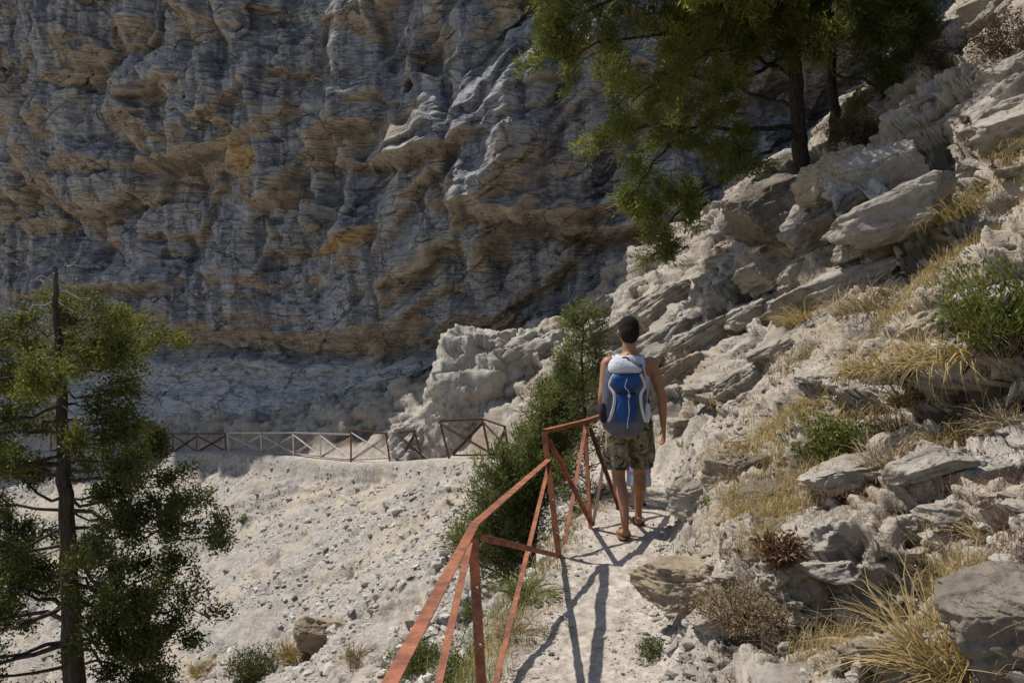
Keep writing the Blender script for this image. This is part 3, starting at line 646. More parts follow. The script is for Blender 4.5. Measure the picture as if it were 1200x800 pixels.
r = empty('guard_railing', (.25, 5.72, 0), label='red oxide painted angle iron railing leading up to the hiker', category='railing')
T0 = Vector((-.345, .62, .80)); T1 = Vector((-.15, 3.2, .80)); J2 = Vector((.268, 5.72, .69)); T2 = Vector((.238, 5.72, .90)); T3 = Vector((.605, 6.45, .90)); T4 = Vector((.90, 7.2, .90))
B0 = Vector((-.33, .62, -.2)); B1 = Vector((-.10, 3.22, -.12)); B2 = Vector((.352, 5.74, -.06)); B3 = Vector((.66, 6.5, -.08)); B4 = Vector((.98, 7.25, -.1))
bars('top_rail', [(T0, T1)], M_red, r, .037); bars('top_rail', [(T1, J2)], M_red, r, .040); bars('top_rail', [(T2, T3)], M_red, r, .042); bars('top_rail', [(T3, T4)], M_red, r, .045)
bars('post', [(B0, T0-Vector((0, 0, .03)))], M_red, r, .043, .005, .3)
bars('post', [(B1, T1-Vector((0, 0, .03)))], M_red, r, .042, .005, .35)
bars('post', [(B2, T2)], M_red, r, .043, .005, .4); bars('post', [(B3, T3-Vector((0, 0, .03)))], M_red, r, .043, .005, .9)
bars('post', [(B4, T4-Vector((0, 0, .03)))], M_brown, r, .045)
dz = Vector((0, 0, .06)); sh = Vector((.03, 0, 0))
bars('brace', [(T0-dz+sh, B1+2*dz+sh)], M_red, r, .026, .004); bars('brace', [(B0+2*dz-sh, T1-dz-sh*.6)], M_red, r, .026, .004)
bars('brace', [(T1-dz*.6+sh, B2+dz+sh*.3)], M_red, r, .026, .004); bars('brace', [(B1+2*dz-sh*.2, J2-dz*.4)], M_red, r, .026, .004)
bars('brace', [(T2-dz+sh, B3+2*dz)], M_red, r, .028, .004); bars('brace', [(B2+2.5*dz+sh, T3-dz-sh*.3)], M_red, r, .028, .004)
bars('brace', [(T3-dz+sh, B4+2*dz)], M_brown, r, .028, .004); bars('brace', [(B3+2*dz, T4-dz)], M_brown, r, .028, .004)
# bolts where braces cross and on the posts
def bolt(p, r_=.009):
    bm = bmesh.new(); m = Matrix.Translation(Vector(p)-r.location)@Matrix.Rotation(math.radians(90), 4, 'X'); bmesh.ops.create_cone(bm, cap_ends=True, segments=6, radius1=r_, radius2=r_*.8, depth=.014, matrix=m)
    me = bpy.data.meshes.new('bolt'); bm.to_mesh(me); bm.free(); me.materials.append(M_pale); link('bolt', me, r)
for a in ((T1+B2)/2, (T2+B3)/2): bolt(a+Vector((.0, -.02, 0)))
for k in (.25, .5, .75): bolt(T1.lerp(B1, k)+Vector((.0, -.028, 0)), .006); bolt(T2.lerp(B2, k)+Vector((.0, -.028, 0)), .006)

def far_rail(label, pts, mats, group=None, flat_rail=None, name='far_railing'):
    """pts: (px, py_top, py_bottom, Y) of each post; mats: post, rail, brace"""
    P = [(at(a, b, Y), at(a2, c, Y)) for (a, b, a2, c, Y) in pts]
    e = empty(name, P[0][1], label=label, category='railing'); e['group'] = 'railings along the far path'
    pm, rm, bm_ = mats
    for t_, b_ in P: bars('post', [(b_-Vector((0, 0, .25)), t_)], pm, e, .06, .008, .5)
    for (t0, b0), (t1, b1) in zip(P[:-1], P[1:]):
        bars('top_rail', [(t0, t1)], rm, e, .05, .008); d = Vector((0, 0, .08)); f_ = Vector((0, -.03, 0)); g_ = Vector((0, .03, 0))
        bars('brace', [(t0-d+f_, b1+d+f_)], bm_, e, .055, .006); bars('brace', [(b0+d+g_, t1-d+g_)], bm_, e, .055, .006)
        bars('bottom_rail', [(b0+d, b1+d)], bm_, e, .04, .006)
    return e
far_rail('long railing with X braces, sun glint painted pale, half in the cliff shade', [(267, 507, 270, 531, 28.9), (306, 507, 308, 532, 27.4), (344, 507, 345, 534, 26.0), (376, 508, 377, 538, 24.9), (412, 509, 412, 542, 23.7)], (M_pale, M_pale, M_pale))
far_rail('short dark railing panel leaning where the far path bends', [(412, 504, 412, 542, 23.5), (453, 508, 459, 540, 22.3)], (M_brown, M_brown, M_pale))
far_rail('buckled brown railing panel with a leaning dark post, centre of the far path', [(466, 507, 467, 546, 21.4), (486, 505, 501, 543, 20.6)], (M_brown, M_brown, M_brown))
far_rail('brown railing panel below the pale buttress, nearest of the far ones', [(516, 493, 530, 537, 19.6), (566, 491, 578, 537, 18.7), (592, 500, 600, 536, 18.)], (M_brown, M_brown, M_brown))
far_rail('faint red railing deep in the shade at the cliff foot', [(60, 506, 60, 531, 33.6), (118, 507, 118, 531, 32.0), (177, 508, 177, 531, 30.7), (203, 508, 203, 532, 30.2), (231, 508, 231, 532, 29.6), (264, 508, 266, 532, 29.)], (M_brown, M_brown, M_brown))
# ------------------------------------------------------------------ plants
def leaf_material(name, a, b, c_, trans=.35, rough=.6):
    n = NT(name); t = n.attr('tint'); p = pos(n); big = n.noise(p, 1.6, 3, .5)
    k = n.math('ADD', n.math('MULTIPLY', t, .75), n.math('MULTIPLY', n.math('SUBTRACT', big, .5), .9), clamp=True)
    c = n.ramp(k, [(0, a), (.5, b), (1, c_)])
    d = n.n('ShaderNodeBsdfPrincipled'); n.set(d.inputs['Base Color'], c); d.inputs['Roughness'].default_value = rough; d.inputs['Specular IOR Level'].default_value = .25
    tr = n.n('ShaderNodeBsdfTranslucent'); n.set(tr.inputs[0], n.mix(.5, c, n.mix(1., c, (1.2, 1.25, .4), 'MULTIPLY'))); mx = n.n('ShaderNodeMixShader'); mx.inputs[0].default_value = trans
    n.t.links.new(d.outputs[0], mx.inputs[1]); n.t.links.new(tr.outputs[0], mx.inputs[2]); n.t.links.new(mx.outputs[0], n.out.inputs[0]); return n.m
def bark_material(name, a, b):
    n = NT(name); p = pos(n); f = n.noise(n.mapping(p, (1, 1, .22)), 30, 5, .7); g = n.noise(p, 6, 3, .6)
    c = n.mix(n.ramp(f, [(.38, 0), (.64, 1)]), a, b); n.bsdf(c, .95, n.bump(n.math('ADD', f, g), .8, .02), .15); return n.m
L_pine = leaf_material('pine_needles', (.075, .09, .025), (.19, .205, .055), (.38, .36, .11), .5)
L_cyp = leaf_material('left_tree_foliage', (.036, .046, .013), (.10, .112, .028), (.26, .26, .065), .36)
L_jun = leaf_material('juniper_foliage', (.07, .085, .032), (.155, .17, .06), (.27, .27, .11), .4)
L_green = leaf_material('green_leaves', (.07, .09, .022), (.125, .15, .035), (.22, .23, .07), .4)
L_broom = leaf_material('broom_leaves', (.07, .095, .02), (.13, .15, .035), (.24, .23, .07), .4)
L_straw = leaf_material('straw', (.22, .155, .07), (.40, .30, .145), (.58, .46, .26), .3, .7)
L_gold = leaf_material('golden_grass', (.22, .16, .07), (.38, .285, .135), (.54, .43, .23), .3, .7)
L_olive = leaf_material('olive_grass', (.075, .095, .025), (.15, .165, .05), (.32, .29, .11), .35, .65)
L_dry = leaf_material('dry_weed', (.20, .145, .085), (.34, .26, .16), (.48, .38, .25), .2, .8)
L_rust = leaf_material('rusty_weed', (.14, .075, .045), (.24, .14, .085), (.36, .23, .14), .2, .8)
L_deadb = leaf_material('dead_brush', (.07, .045, .03), (.13, .09, .06), (.22, .165, .115), .15, .85)
W_dark = bark_material('dark_bark', (.035, .026, .02), (.10, .08, .062)); W_grey = bark_material('grey_dead_wood', (.18, .155, .13), (.36, .33, .29)); W_twig = bark_material('brown_twig', (.10, .07, .045), (.22, .16, .11))

class Wood:
    def __init__(s): s.V = []; s.F = []; s.n = 0
    def tube(s, pts, r0, r1, sides=6, flare=0.):
        P = np.array([tuple(p) for p in pts], float); m = len(P)
        T = np.gradient(P, axis=0); T /= np.maximum(np.linalg.norm(T, axis=1), 1e-9)[:, None]
        ref = np.array([0, 0, 1.]) if abs(T[0, 2]) < .8 else np.array([1., 0, 0]); U = np.cross(T, ref); U /= np.linalg.norm(U, axis=1)[:, None]; W = np.cross(T, U)
        t = np.linspace(0, 1, m); rr = r0+(r1-r0)*t**.85+flare*np.exp(-t*9)*r0
        a = np.linspace(0, 2*np.pi, sides, endpoint=False)
        for k in range(m): s.V.append(P[k]+rr[k]*(np.cos(a)[:, None]*U[k]+np.sin(a)[:, None]*W[k]))
        i = np.arange(sides); j = (i+1) % sides
        for k in range(m-1): s.F.append(np.stack([s.n+k*sides+i, s.n+k*sides+j, s.n+(k+1)*sides+j, s.n+(k+1)*sides+i], -1))
        s.n += m*sides
    def mesh(s, name, mat): return mesh_np(name, np.concatenate(s.V), np.concatenate(s.F), mat, True)
class Leaves:
    def __init__(s): s.C = []; s.D = []; s.L = []; s.W = []; s.T = []
    def add(s, C, D, L, W, T):
        s.C.append(C); s.D.append(D); s.L.append(np.broadcast_to(L, len(C))); s.W.append(np.broadcast_to(W, len(C))); s.T.append(np.broadcast_to(T, len(C)))
    def tuft(s, c, d, n, rad, stretch, L, W, tint, spread=.8, rg=RNG):
        """n leaves fanned round a twig end at c pointing along d"""
        d = np.array(d, float); d /= np.linalg.norm(d)+1e-9; o = rg.normal(size=(n, 3))*rad*.5; along = (rg.random(n)-.35)*rad*stretch
        C = np.array(c)+o+along[:, None]*d; D = d+rg.normal(size=(n, 3))*spread; s.add(C, D, L*(.7+.6*rg.random(n)), W*(.7+.6*rg.random(n)), np.clip(tint+rg.normal(size=n)*.12, 0, 1))
    def mesh(s, name, mat):
        C = np.concatenate(s.C); D = np.concatenate(s.D); D /= np.linalg.norm(D, axis=1)[:, None]+1e-9; L = np.concatenate(s.L)[:, None]; W = np.concatenate(s.W)[:, None]; T = np.concatenate(s.T)
        R_ = RNG.normal(size=C.shape); Sd = np.cross(D, R_); Sd /= np.linalg.norm(Sd, axis=1)[:, None]+1e-9
        V = np.stack([C, C+D*L*.45+Sd*W*.5, C+D*L, C+D*L*.45-Sd*W*.5], 1).reshape(-1, 3)
        return mesh_np(name, V, np.arange(len(V)).reshape(-1, 4), mat, False, {'tint': np.repeat(T, 4)})
def wiggle(p, q, n, amp, rg, sag=0.):
    p = np.array(tuple(p)); q = np.array(tuple(q)); t = np.linspace(0, 1, n)[:, None]; L = np.linalg.norm(q-p)
    o = np.cumsum(rg.normal(size=(n, 3)), axis=0); o -= o[0]; o -= t*o[-1]; pts = p+(q-p)*t+o*amp*L/n
    pts[:, 2] -= sag*L*np.sin(np.pi*t[:, 0]); return pts
def poly_through(ps, n, rg, amp=.03):
    ps = [np.array(tuple(p)) for p in ps]; out = []
    for i in range(len(ps)-1):
        p0 = ps[max(i-1, 0)]; p1 = ps[i]; p2 = ps[i+1]; p3 = ps[min(i+2, len(ps)-1)]
        for k in range(n):
            t = k/n; out.append(.5*((2*p1)+(-p0+p2)*t+(2*p0-5*p1+4*p2-p3)*t*t+(-p0+3*p1-3*p2+p3)*t**3))
    out.append(ps[-1]); out = np.array(out); out[1:-1] += rg.normal(size=(len(out)-2, 3))*amp; return out

def dress(limb, wood, lv, rg, nsub, sublen, tufts, r, start=.25, up=.1, leafn=46, rad=.16, L=.11, W=.014, tint=.5, stretch=1.6, spread=.8, bare=0., radial=1.0, droop=0., depthy=1.0):
    """side twigs along a limb, tufts along the twigs"""
    m = len(limb); T = np.gradient(limb, axis=0); T /= np.linalg.norm(T, axis=1)[:, None]
    for k in range(nsub):
        t = start+(1-start)*(k+rg.random())/nsub; f = t*(m-1); i = min(int(f), m-2); p = limb[i]+(limb[i+1]-limb[i])*(f-i)
        d = T[i]*(.35+.5*t)+rg.normal(size=3)*np.array([1, depthy, .8])*.62*radial; d[2] += up-droop; d /= np.linalg.norm(d); ln = sublen*(1.15-.6*t)*(.6+.7*rg.random())
        tw = wiggle(p, p+d*ln, 5, .35, rg, -.05); wood.tube(tw, r*(1.1-.7*t), r*.25, 4)
        if rg.random() < bare: continue
        tn = np.clip(tint+rg.normal()*.14, 0, 1)
        for q in range(tufts):
            u = .3+.7*(q+rg.random())/tufts; g = u*4; j = min(int(g), 3); c = tw[j]+(tw[j+1]-tw[j])*(g-j); sd = d+rg.normal(size=3)*.5; sd[2] += .15-droop
            if rad > .06: c2 = c+sd/np.linalg.norm(sd)*rad*.8*rg.random(); wood.tube([c, c2], r*.2, r*.12, 3)
            else: c2 = c
            lv.tuft(c2, sd, leafn, rad, stretch, L, W, tn, spread, rg)

def make_tree(name, label, cat, base, wood, lv, wmat, lmat, group=None, dead=None):
    e = empty(name, base, label=label, category=cat)
    if group: e['group'] = group
    b = np.array(tuple(base))
    for W_, nm, m in ((wood, 'trunk', wmat), (dead, 'dead_branches', W_grey)):
        if W_ is None or not W_.V: continue
        W_.V = [v-b for v in W_.V]; link(nm, W_.mesh(nm, m), e)
    if lv.C: lv.C = [c-b for c in lv.C]; link('crown', lv.mesh('crown', lmat), e)
    return e
def A3(px, py, Y): return np.array(at(px, py, Y))

# the pine leaning out from the ridge, crown reaching left over the cliff foot
rg = np.random.default_rng(21); PY_ = 14.5
w_ = Wood(); l_ = Leaves(); bz = A3(938, 176, PY_)
trunk = poly_through([bz-np.array([0, 0, .6]), bz, A3(932, 100, PY_), A3(928, 30, PY_), A3(920, -60, PY_), A3(915, -140, PY_)], 5, rg, .015); w_.tube(trunk, .155, .09, 9, .25)
limbs = [
 ([(935, 150, 14.5), (880, 152, 14.1), (820, 148, 13.8), (760, 150, 13.6), (700, 162, 13.4)], .055, 15, .9, .25),
 ([(932, 155, 14.5), (900, 175, 14.2), (850, 210, 13.8), (800, 245, 13.5), (765, 300, 13.3)], .05, 20, .8, .3),
 ([(930, 60, 14.5), (880, 90, 14.1), (820, 120, 13.8), (770, 190, 13.5), (735, 235, 13.4)], .05, 20, .85, .3),
 ([(928, 40, 14.5), (860, 45, 14.2), (780, 40, 13.8), (700, 55, 13.4), (650, 75, 13.2)], .055, 22, 1.0, .22),
 ([(925, 10, 14.5), (850, 5, 14.0), (760, -10, 13.6), (690, 10, 13.3), (652, 30, 13.2)], .05, 22, 1.0, .2),
 ([(922, -30, 14.5), (860, -45, 14.6), (790, -50, 14.6), (720, -50, 14.4)], .05, 16, 1.1, .2),
 ([(932, 90, 14.5), (890, 70, 13.8), (840, 60, 13.2), (790, 80, 12.9), (740, 120, 12.8)], .045, 20, .9, .25),
 ([(928, 20, 14.5), (960, 0, 14.0), (1000, 10, 13.6), (1030, 35, 13.4)], .05, 16, .9, .3),
 ([(925, -20, 14.5), (900, 0, 13.8), (880, 20, 13.2), (860, 40, 13.0)], .045, 16, .8, .3),
 ([(935, 130, 14.5), (880, 110, 14.9), (820, 90, 15.2), (760, 100, 15.4), (715, 85, 15.4)], .045, 18, .9, .3),
 ([(900, 20, 14.2), (930, 40, 13.2), (960, 50, 12.9)], .035, 12, .7, .2)]
for pts, r_, ns, sl_, st in limbs:
    lp = poly_through([A3(*p) for p in pts], 5, rg, .03); w_.tube(lp, r_, .012, 6)
    dress(lp, w_, l_, rg, int(ns*1.5), sl_*.85, 5, .010, st, .15, 44, .13, .12, .021, .5, 1.5, .75, .05)
for k in range(9):
    a = rg.random()*6.28; z_ = 7.6+k*.45; p0 = np.array([4.85, 14.5, z_]); q0 = p0+np.array([math.cos(a)*(2.4-.12*k), math.sin(a)*(2.2-.12*k), .3]); lp = wiggle(p0, q0, 9, .2, rg, .05); w_.tube(lp, .05, .012, 5)
    dress(lp, w_, l_, rg, 18, .8, 6, .012, .2, .15, 48, .20, .17, .032, .5, 1.5, .75, .05)
for k, (ex, ey, eY) in enumerate([(640, -20, 13.6), (690, -70, 14.0), (800, -150, 14.6), (780, -60, 15.4)]):
    p0 = A3(920, -50-16*k, 14.5); lp = poly_through([p0, (p0+A3(ex, ey, eY))/2+np.array([0, 0, .25]), A3(ex, ey, eY)], 6, rg, .03); w_.tube(lp, .05, .012, 5)
    dress(lp, w_, l_, rg, 24, .85, 6, .012, .2, .15, 46, .20, .16, .030, .5, 1.5, .75, .05)
_sun = np.array([-.55, .25, 1.])          # unseen boughs added above the view, placed sunward to shade the ledges below
for k, (ex, ey) in enumerate([(815, 240), (865, 285), (925, 225), (985, 190), (1020, 235), (1045, 140), (900, 335), (850, 345), (960, 270), (1090, 120), (890, 245), (1120, 70)]):
    hp = hit(ex, ey)
    if hp is None: continue
    q_ = np.array(hp[0]); 
    while 400-(q_[2]-EYE)/q_[1]*FPX > -75: q_ = q_+_sun*.15
    p0 = np.array([5.25, 14.5, max(q_[2]-.6, 7.5)]); lp = poly_through([p0, (p0+q_)/2+np.array([0, 0, .2]), q_], 6, rg, .03); w_.tube(lp, .05, .012, 5)
    dress(lp, w_, l_, rg, 26, .75, 6, .012, .45, .1, 60, .20, .16, .032, .5, 1.5, .75, .05)
w_.tube([trunk[-1], trunk[-1]+np.array([.02, 0, 2.0]), trunk[-1]+np.array([.02, 0, 3.4])], .11, .03, 7)
dl = poly_through([A3(*p) for p in [(830, 118, 13.8), (800, 130, 13.6), (770, 145, 13.4), (740, 165, 13.2), (712, 178, 13.1)]], 4, rg, .02); dd_ = Wood(); dd_.tube(dl, .028, .006, 5)
for k in range(10):
    i = rg.integers(4, len(dl)-1); d = np.array([-.8, 0, -.5])+rg.normal(size=3)*.5; dd_.tube(wiggle(dl[i]-d*.01, dl[i]+d*.35, 4, .3, rg), .007, .003, 4)
make_tree('pine_tree', 'pine on the ridge with crown hanging far out to the left', 'tree', bz, w_, l_, W_dark, L_pine, dead=dd_)
# its neighbour
rg = np.random.default_rng(22); w_ = Wood(); l_ = Leaves(); bz = A3(978, 132, 15.2)
trunk = poly_through([bz-np.array([0, 0, .8]), bz, A3(974, 80, 15.2), A3(970, 20, 15.2), A3(968, -80, 15.2)], 5, rg, .015); w_.tube(trunk, .115, .07, 8, .2)
for pts, r_, ns in [([(975, 90, 15.2), (1010, 95, 14.6), (1040, 110, 14.2), (1050, 130, 14)], .035, 14), ([(972, 50, 15.2), (1010, 40, 14.6), (1050, 30, 14.2), (1078, 45, 14)], .045, 20), ([(970, 20, 15.2), (1010, -5, 14.6), (1050, -10, 14.4), (1080, 10, 14.2)], .045, 20),
    ([(970, 30, 15.2), (945, 20, 14.5), (930, 40, 13.8)], .035, 12), ([(969, 0, 15.2), (1000, -20, 14.8), (1030, 40, 14.2), (1035, 85, 14)], .04, 18)]:
    lp = poly_through([A3(*p) for p in pts], 5, rg, .03); w_.tube(lp, r_, .012, 6); dress(lp, w_, l_, rg, int(ns*1.2), .7, 5, .012, .2, .15, 34, .14, .12, .019, .32, 1.5, .75, .05)
for k in range(16):
    a = rg.random()*6.28; z_ = 8.0+k*.26; p0 = np.array([5.98, 15.2, z_]); q0 = p0+np.array([math.cos(a)*2.6+.5, math.sin(a)*2.4, .3]); lp = wiggle(p0, q0, 9, .2, rg, .05); w_.tube(lp, .045, .012, 5)
    dress(lp, w_, l_, rg, 20, .8, 6, .012, .2, .15, 56, .20, .17, .034, .4, 1.5, .75, .05)
w_.tube([trunk[-1], trunk[-1]+np.array([0, 0, 2.]), trunk[-1]+np.array([0, 0, 4.2])], .09, .03, 7)
make_tree('pine_tree', 'slimmer pine just right of the leaning one, above the dead bush', 'tree', bz, w_, l_, W_dark, L_pine)

# tall ragged tree at the left edge, rooted far down the slope
rg = np.random.default_rng(23); TY = 9.0; w_ = Wood(); l_ = Leaves(); dd_ = Wood()
bx_, by_ = A3(88, 900, TY)[:2]; bz0 = gz(bx_, by_)
bz = np.array([bx_, by_, bz0]); trunk = poly_through([bz-np.array([0, 0, .4]), bz, A3(86, 800, TY), A3(82, 680, TY), A3(76, 560, TY), A3(72, 460, TY), A3(67, 380, TY), A3(64, 312, TY)], 6, rg, .007)
w_.tube(trunk, .17, .018, 9, .3)
def trunk_at(py):
    z = EYE-(py-400)/FPX*TY; i = int(np.argmin(np.abs(trunk[:, 2]-z))); return trunk[i]
spec = []
for py in range(372, 950, 15):
    f = (py-360)/560.
    for sd in (-1, 1):
        ln = (.42+.98*min(f*1.5, 1))*(.55+.6*rg.random())*(.88 if sd > 0 else 1.4); yy = rg.normal()*.75
        spec.append((py, sd*ln, yy, .05+.25*rg.random()-.5*f*rg.random()))
spec += [(600, 1.8, -.4, -.10), (585, 1.3, .2, -.05), (655, 1.7, -.3, -.30), (560, 1.1, .3, .0), (500, .85, -.1, .15), (430, .75, 0, .25), (405, .8, .1, .35), (395, .6, -.2, .4), (700, 1.3, .1, -.4), (760, 1.2, -.5, -.4)]
for py, dx_, dy_, rise_ in spec:
    p = trunk_at(py); q = p+np.array([dx_, dy_, rise_*abs(dx_)]); lp = wiggle(p, q, 9, .35, rg, .08); ln = np.linalg.norm(q-p)
    w_.tube(lp, .009+.011*ln, .004, 5); tn = .72 if py < 470 else (.55 if py < 600 else .38)
    dress(lp, w_, l_, rg, max(4, int(6.8*ln)), .30, 2, .006, .35, .25, 130, .115, .048, .021, tn+.12*rg.normal(), 1.6, .9, .16, .8)
for py, ln in [(322, .35), (340, .5), (360, .45), (385, .6), (405, .55), (430, .7), (470, .6), (520, .9), (640, .9), (690, 1.0), (420, .6)]:
    for sd in (-1, 1):
        p = trunk_at(py); q = p+np.array([sd*ln*(.7+.5*rg.random()), rg.normal()*.3, .12*rg.normal()]); lp = wiggle(p, q, 8, .5, rg, .05); dd_.tube(lp, .011, .003, 4)
        for k in range(4):
            i = rg.integers(3, 7); dd_.tube(wiggle(lp[i], lp[i]+rg.normal(size=3)*np.array([.15, .1, .1])+np.array([sd*.1, 0, .02]), 4, .4, rg), .005, .002, 3)
make_tree('juniper_tree', 'tall ragged tree with a bare pointed top at the left edge', 'tree', bz, w_, l_, W_dark, L_cyp, dead=dd_)

# bushy cypress beyond the railing, and the thin sapling beside it
rg = np.random.default_rng(24); w_ = Wood(); l_ = Leaves(); CY = 8.4; bz = A3(622, 690, CY); bz[2] = gz(bz[0], bz[1])
for k in range(40):
    u = (k+.5)/40; a = rg.random()*6.28
    tipx = 552+125*u; tipy = 640-215*u**1.0+rg.normal()*16; tipx += rg.normal()*14; tY = CY+rg.normal()*.42
    st_ = A3(618+28*u, 690-200*u, CY); lp = wiggle(st_*.7+bz*.3, A3(tipx, tipy, tY), 7, .2, rg, .05); w_.tube(lp, .020, .005, 5)
    dress(lp, w_, l_, rg, 10, .30, 4, .006, .15, .45, 34, .09, .060, .012, .45+.2*(u-.5)+.1*rg.normal(), 1.9, .55, 0, .8)
w_.tube(poly_through([bz-np.array([0, 0, .3]), bz, A3(630, 560, CY), A3(655, 440, CY)], 5, rg, .02), .06, .012, 7)
make_tree('cypress_bush', 'dense green cypress bush leaning out below the railing', 'bush', bz, w_, l_, W_dark, L_jun)
rg = np.random.default_rng(25); w_ = Wood(); l_ = Leaves(); CY = 7.75; bz = A3(694, 632, CY); bz[2] = gz(bz[0], bz[1])
trunk = poly_through([bz-np.array([0, 0, .2]), bz, A3(688, 560, CY), A3(684, 470, CY), A3(682, 410, CY), A3(683, 362, CY)], 6, rg, .006); w_.tube(trunk, .030, .006, 7, .3)
for k in range(64):
    t = .18+.8*k/64; i = int(t*(len(trunk)-1)); p = trunk[i]; ln = (.48*(1-t)+.10)*(.6+.6*rg.random()); a = rg.random()*6.28; d = np.array([math.cos(a), .8*math.sin(a), .42])
    lp = wiggle(p, p+d*ln, 6, .3, rg); w_.tube(lp, .006, .002, 4)
    if t > .42 or d[0] < -.1: dress(lp, w_, l_, rg, 7, .15, 2, .003, .3, .25, 20, .055, .045, .009, .42+.1*rg.normal(), 1.8, .6, .25)
make_tree('cypress_sapling', 'thin upright sapling with bare dark stem left of the hiker', 'tree', bz, w_, l_, W_dark, L_jun)

# ---- grasses
def blades(name, n, h, spread, width, lean, mat, rg, droop=.5, base_r=.05, segs=5):
    a = rg.random(n)*6.283; br = base_r*np.sqrt(rg.random(n)); el = lean*(.15+.85*rg.random(n)); ln = h*(.45+.65*rg.random(n))
    C = np.stack([br*np.cos(a+1), br*np.sin(a+1), -.03*np.ones(n)], -1); out = np.stack([np.cos(a), np.sin(a), 0*a], -1); sd = np.stack([-np.sin(a), np.cos(a), 0*a], -1)
    sd = sd+rg.normal(size=(n, 3))*.5; V = []; dr = droop*(.4+rg.random(n)); p = C.copy(); ang = el.copy(); sw = rg.normal(size=n)*.25
    for k in range(segs+1):
        w = width*(1-k/segs)**.7*(.7+.6*rg.random(n))/2+.0004; V += [p-sd*w[:, None], p+sd*w[:, None]]
        st = ln/segs; oo = out*np.cos(sw*k)[:, None]+np.stack([-np.sin(a), np.cos(a), 0*a], -1)*np.sin(sw*k)[:, None]; p = p+oo*(np.sin(ang)*st)[:, None]+np.array([0, 0, 1])*(np.cos(ang)*st)[:, None]; ang = ang+dr/segs*1.6
    V = np.stack(V, 1); b = (np.arange(n)*2*(segs+1))[:, None, None]; k = np.arange(segs)[None, :, None]*2; F = (b+k+np.array([0, 1, 3, 2])[None, None]).reshape(-1, 4)
    return mesh_np(name, V.reshape(-1, 3), F, mat, False, {'tint': np.repeat(np.clip(.5+rg.normal(size=n)*.25, 0, 1), 2*(segs+1))})
def grass(px, py, n, h, mat, label, seed, lean=.9, droop=.7, width=.004, r=.05, group=None, name='grass_tuft', Y=None):
    rg = np.random.default_rng(seed); hp = hit(px, py); loc = hp[0]
    o = link(name, blades(name, n, h, 1, width, lean, mat, rg, droop, r), label=label, category='grass'); o.location = loc
    nrm = hp[1]; o.rotation_euler = (0, -.28 if px > 760 else .2, 0)
    if group: o['group'] = group
    return o
grass(1112, 782, 420, .42, L_straw, 'big straw tussock with long fine blades, bottom right', 31, 1.0, .8, .0035, .07)
grass(1060, 470, 200, .34, L_straw, 'dry straw tuft above the leafy green shrub to its right', 32, 1.1, 1.2)
grass(1092, 262, 480, .50, L_gold, 'widest golden grass patch on the upper slope, its left half', 33, 1.0, 1.2, .006, .38)
grass(1150, 235, 380, .55, L_gold, 'golden grass under the pale crag at the right edge', 34, 1.0, 1.3, .006, .35)
grass(940, 378, 360, .38, L_gold, 'small golden tuft right of the hiker\'s head height, left of the slope grass', 35, .9, 1.1, .006, .16)
grass(1010, 360, 300, .38, L_dry, 'pale dry weed clump between the golden tuft and the broom bush', 36, .8, .8, .005, .25)
grass(1030, 430, 360, .34, L_straw, 'straw coloured grass band below the broom bush, left end', 37, 1.1, 1.4, .005, .18)
grass(1110, 415, 420, .42, L_straw, 'drooping straw grass directly below the broom bush', 38, 1.2, 1.5, .005, .22)
grass(1110, 520, 220, .24, L_straw, 'dry yellow tuft on the shaly bank at the right', 39, 1.0, .9, .004, .08)
grass(1178, 500, 220, .26, L_dry, 'dry tuft at the right edge halfway down', 40, 1.0, .9, .004, .08)
grass(1045, 545, 180, .24, L_dry, 'thin dry stalks beside the rusty weeds', 41, .7, .6, .004, .1)
grass(960, 470, 240, .26, L_gold, 'yellow grass just above the leafy green shrub', 42, 1., 1., .004, .12)
grass(800, 520, 60, .16, L_olive, 'tiny green tuft by the hiker\'s right hand', 43, .8, .6, .004, .05)
grass(835, 585, 60, .13, L_olive, 'tiny olive tuft on the grey knobbly boulder', 44, .8, .6, .004, .06)
grass(600, 640, 520, .40, L_olive, 'lush green grass tussock under the railing beside the cypress bush', 45, 1.0, 1.3, .006, .14)
grass(622, 700, 380, .30, L_olive, 'olive grass tussock at the path edge between the railing posts', 46, 1.1, 1.4, .005, .12)
grass(610, 745, 300, .22, L_dry, 'dry brown grass at the path edge under the railing brace', 47, 1.0, 1.1, .004, .12)
grass(560, 720, 420, .34, L_olive, 'green grass tussock seen through the railing behind the corner post', 48, 1.1, 1.2, .005, .14)
grass(345, 770, 300, .50, L_straw, 'straw tussock by the ochre rock low on the scree', 49, 1., 1.1, .012, .22)
grass(240, 790, 300, .45, L_gold, 'golden grass at the bottom beside the ragged tree', 50, 1., 1.1, .012, .25)
grass(425, 775, 300, .36, L_dry, 'pale brown weeds left of the green shrub below the railing', 51, 1., 1.1, .008, .22)
grass(530, 590, 120, .24, L_olive, 'thin grass below the cypress bush, on the scree edge', 52, 1., 1.1, .008, .12)
grass(845, 800, 60, .12, L_dry, 'few dry stalks on the gravel at the bottom', 53, .8, .8, .003, .05)
grass(1165, 620, 160, .20, L_dry, 'dry tuft above the large dark block', 54, 1., .9, .003, .07)

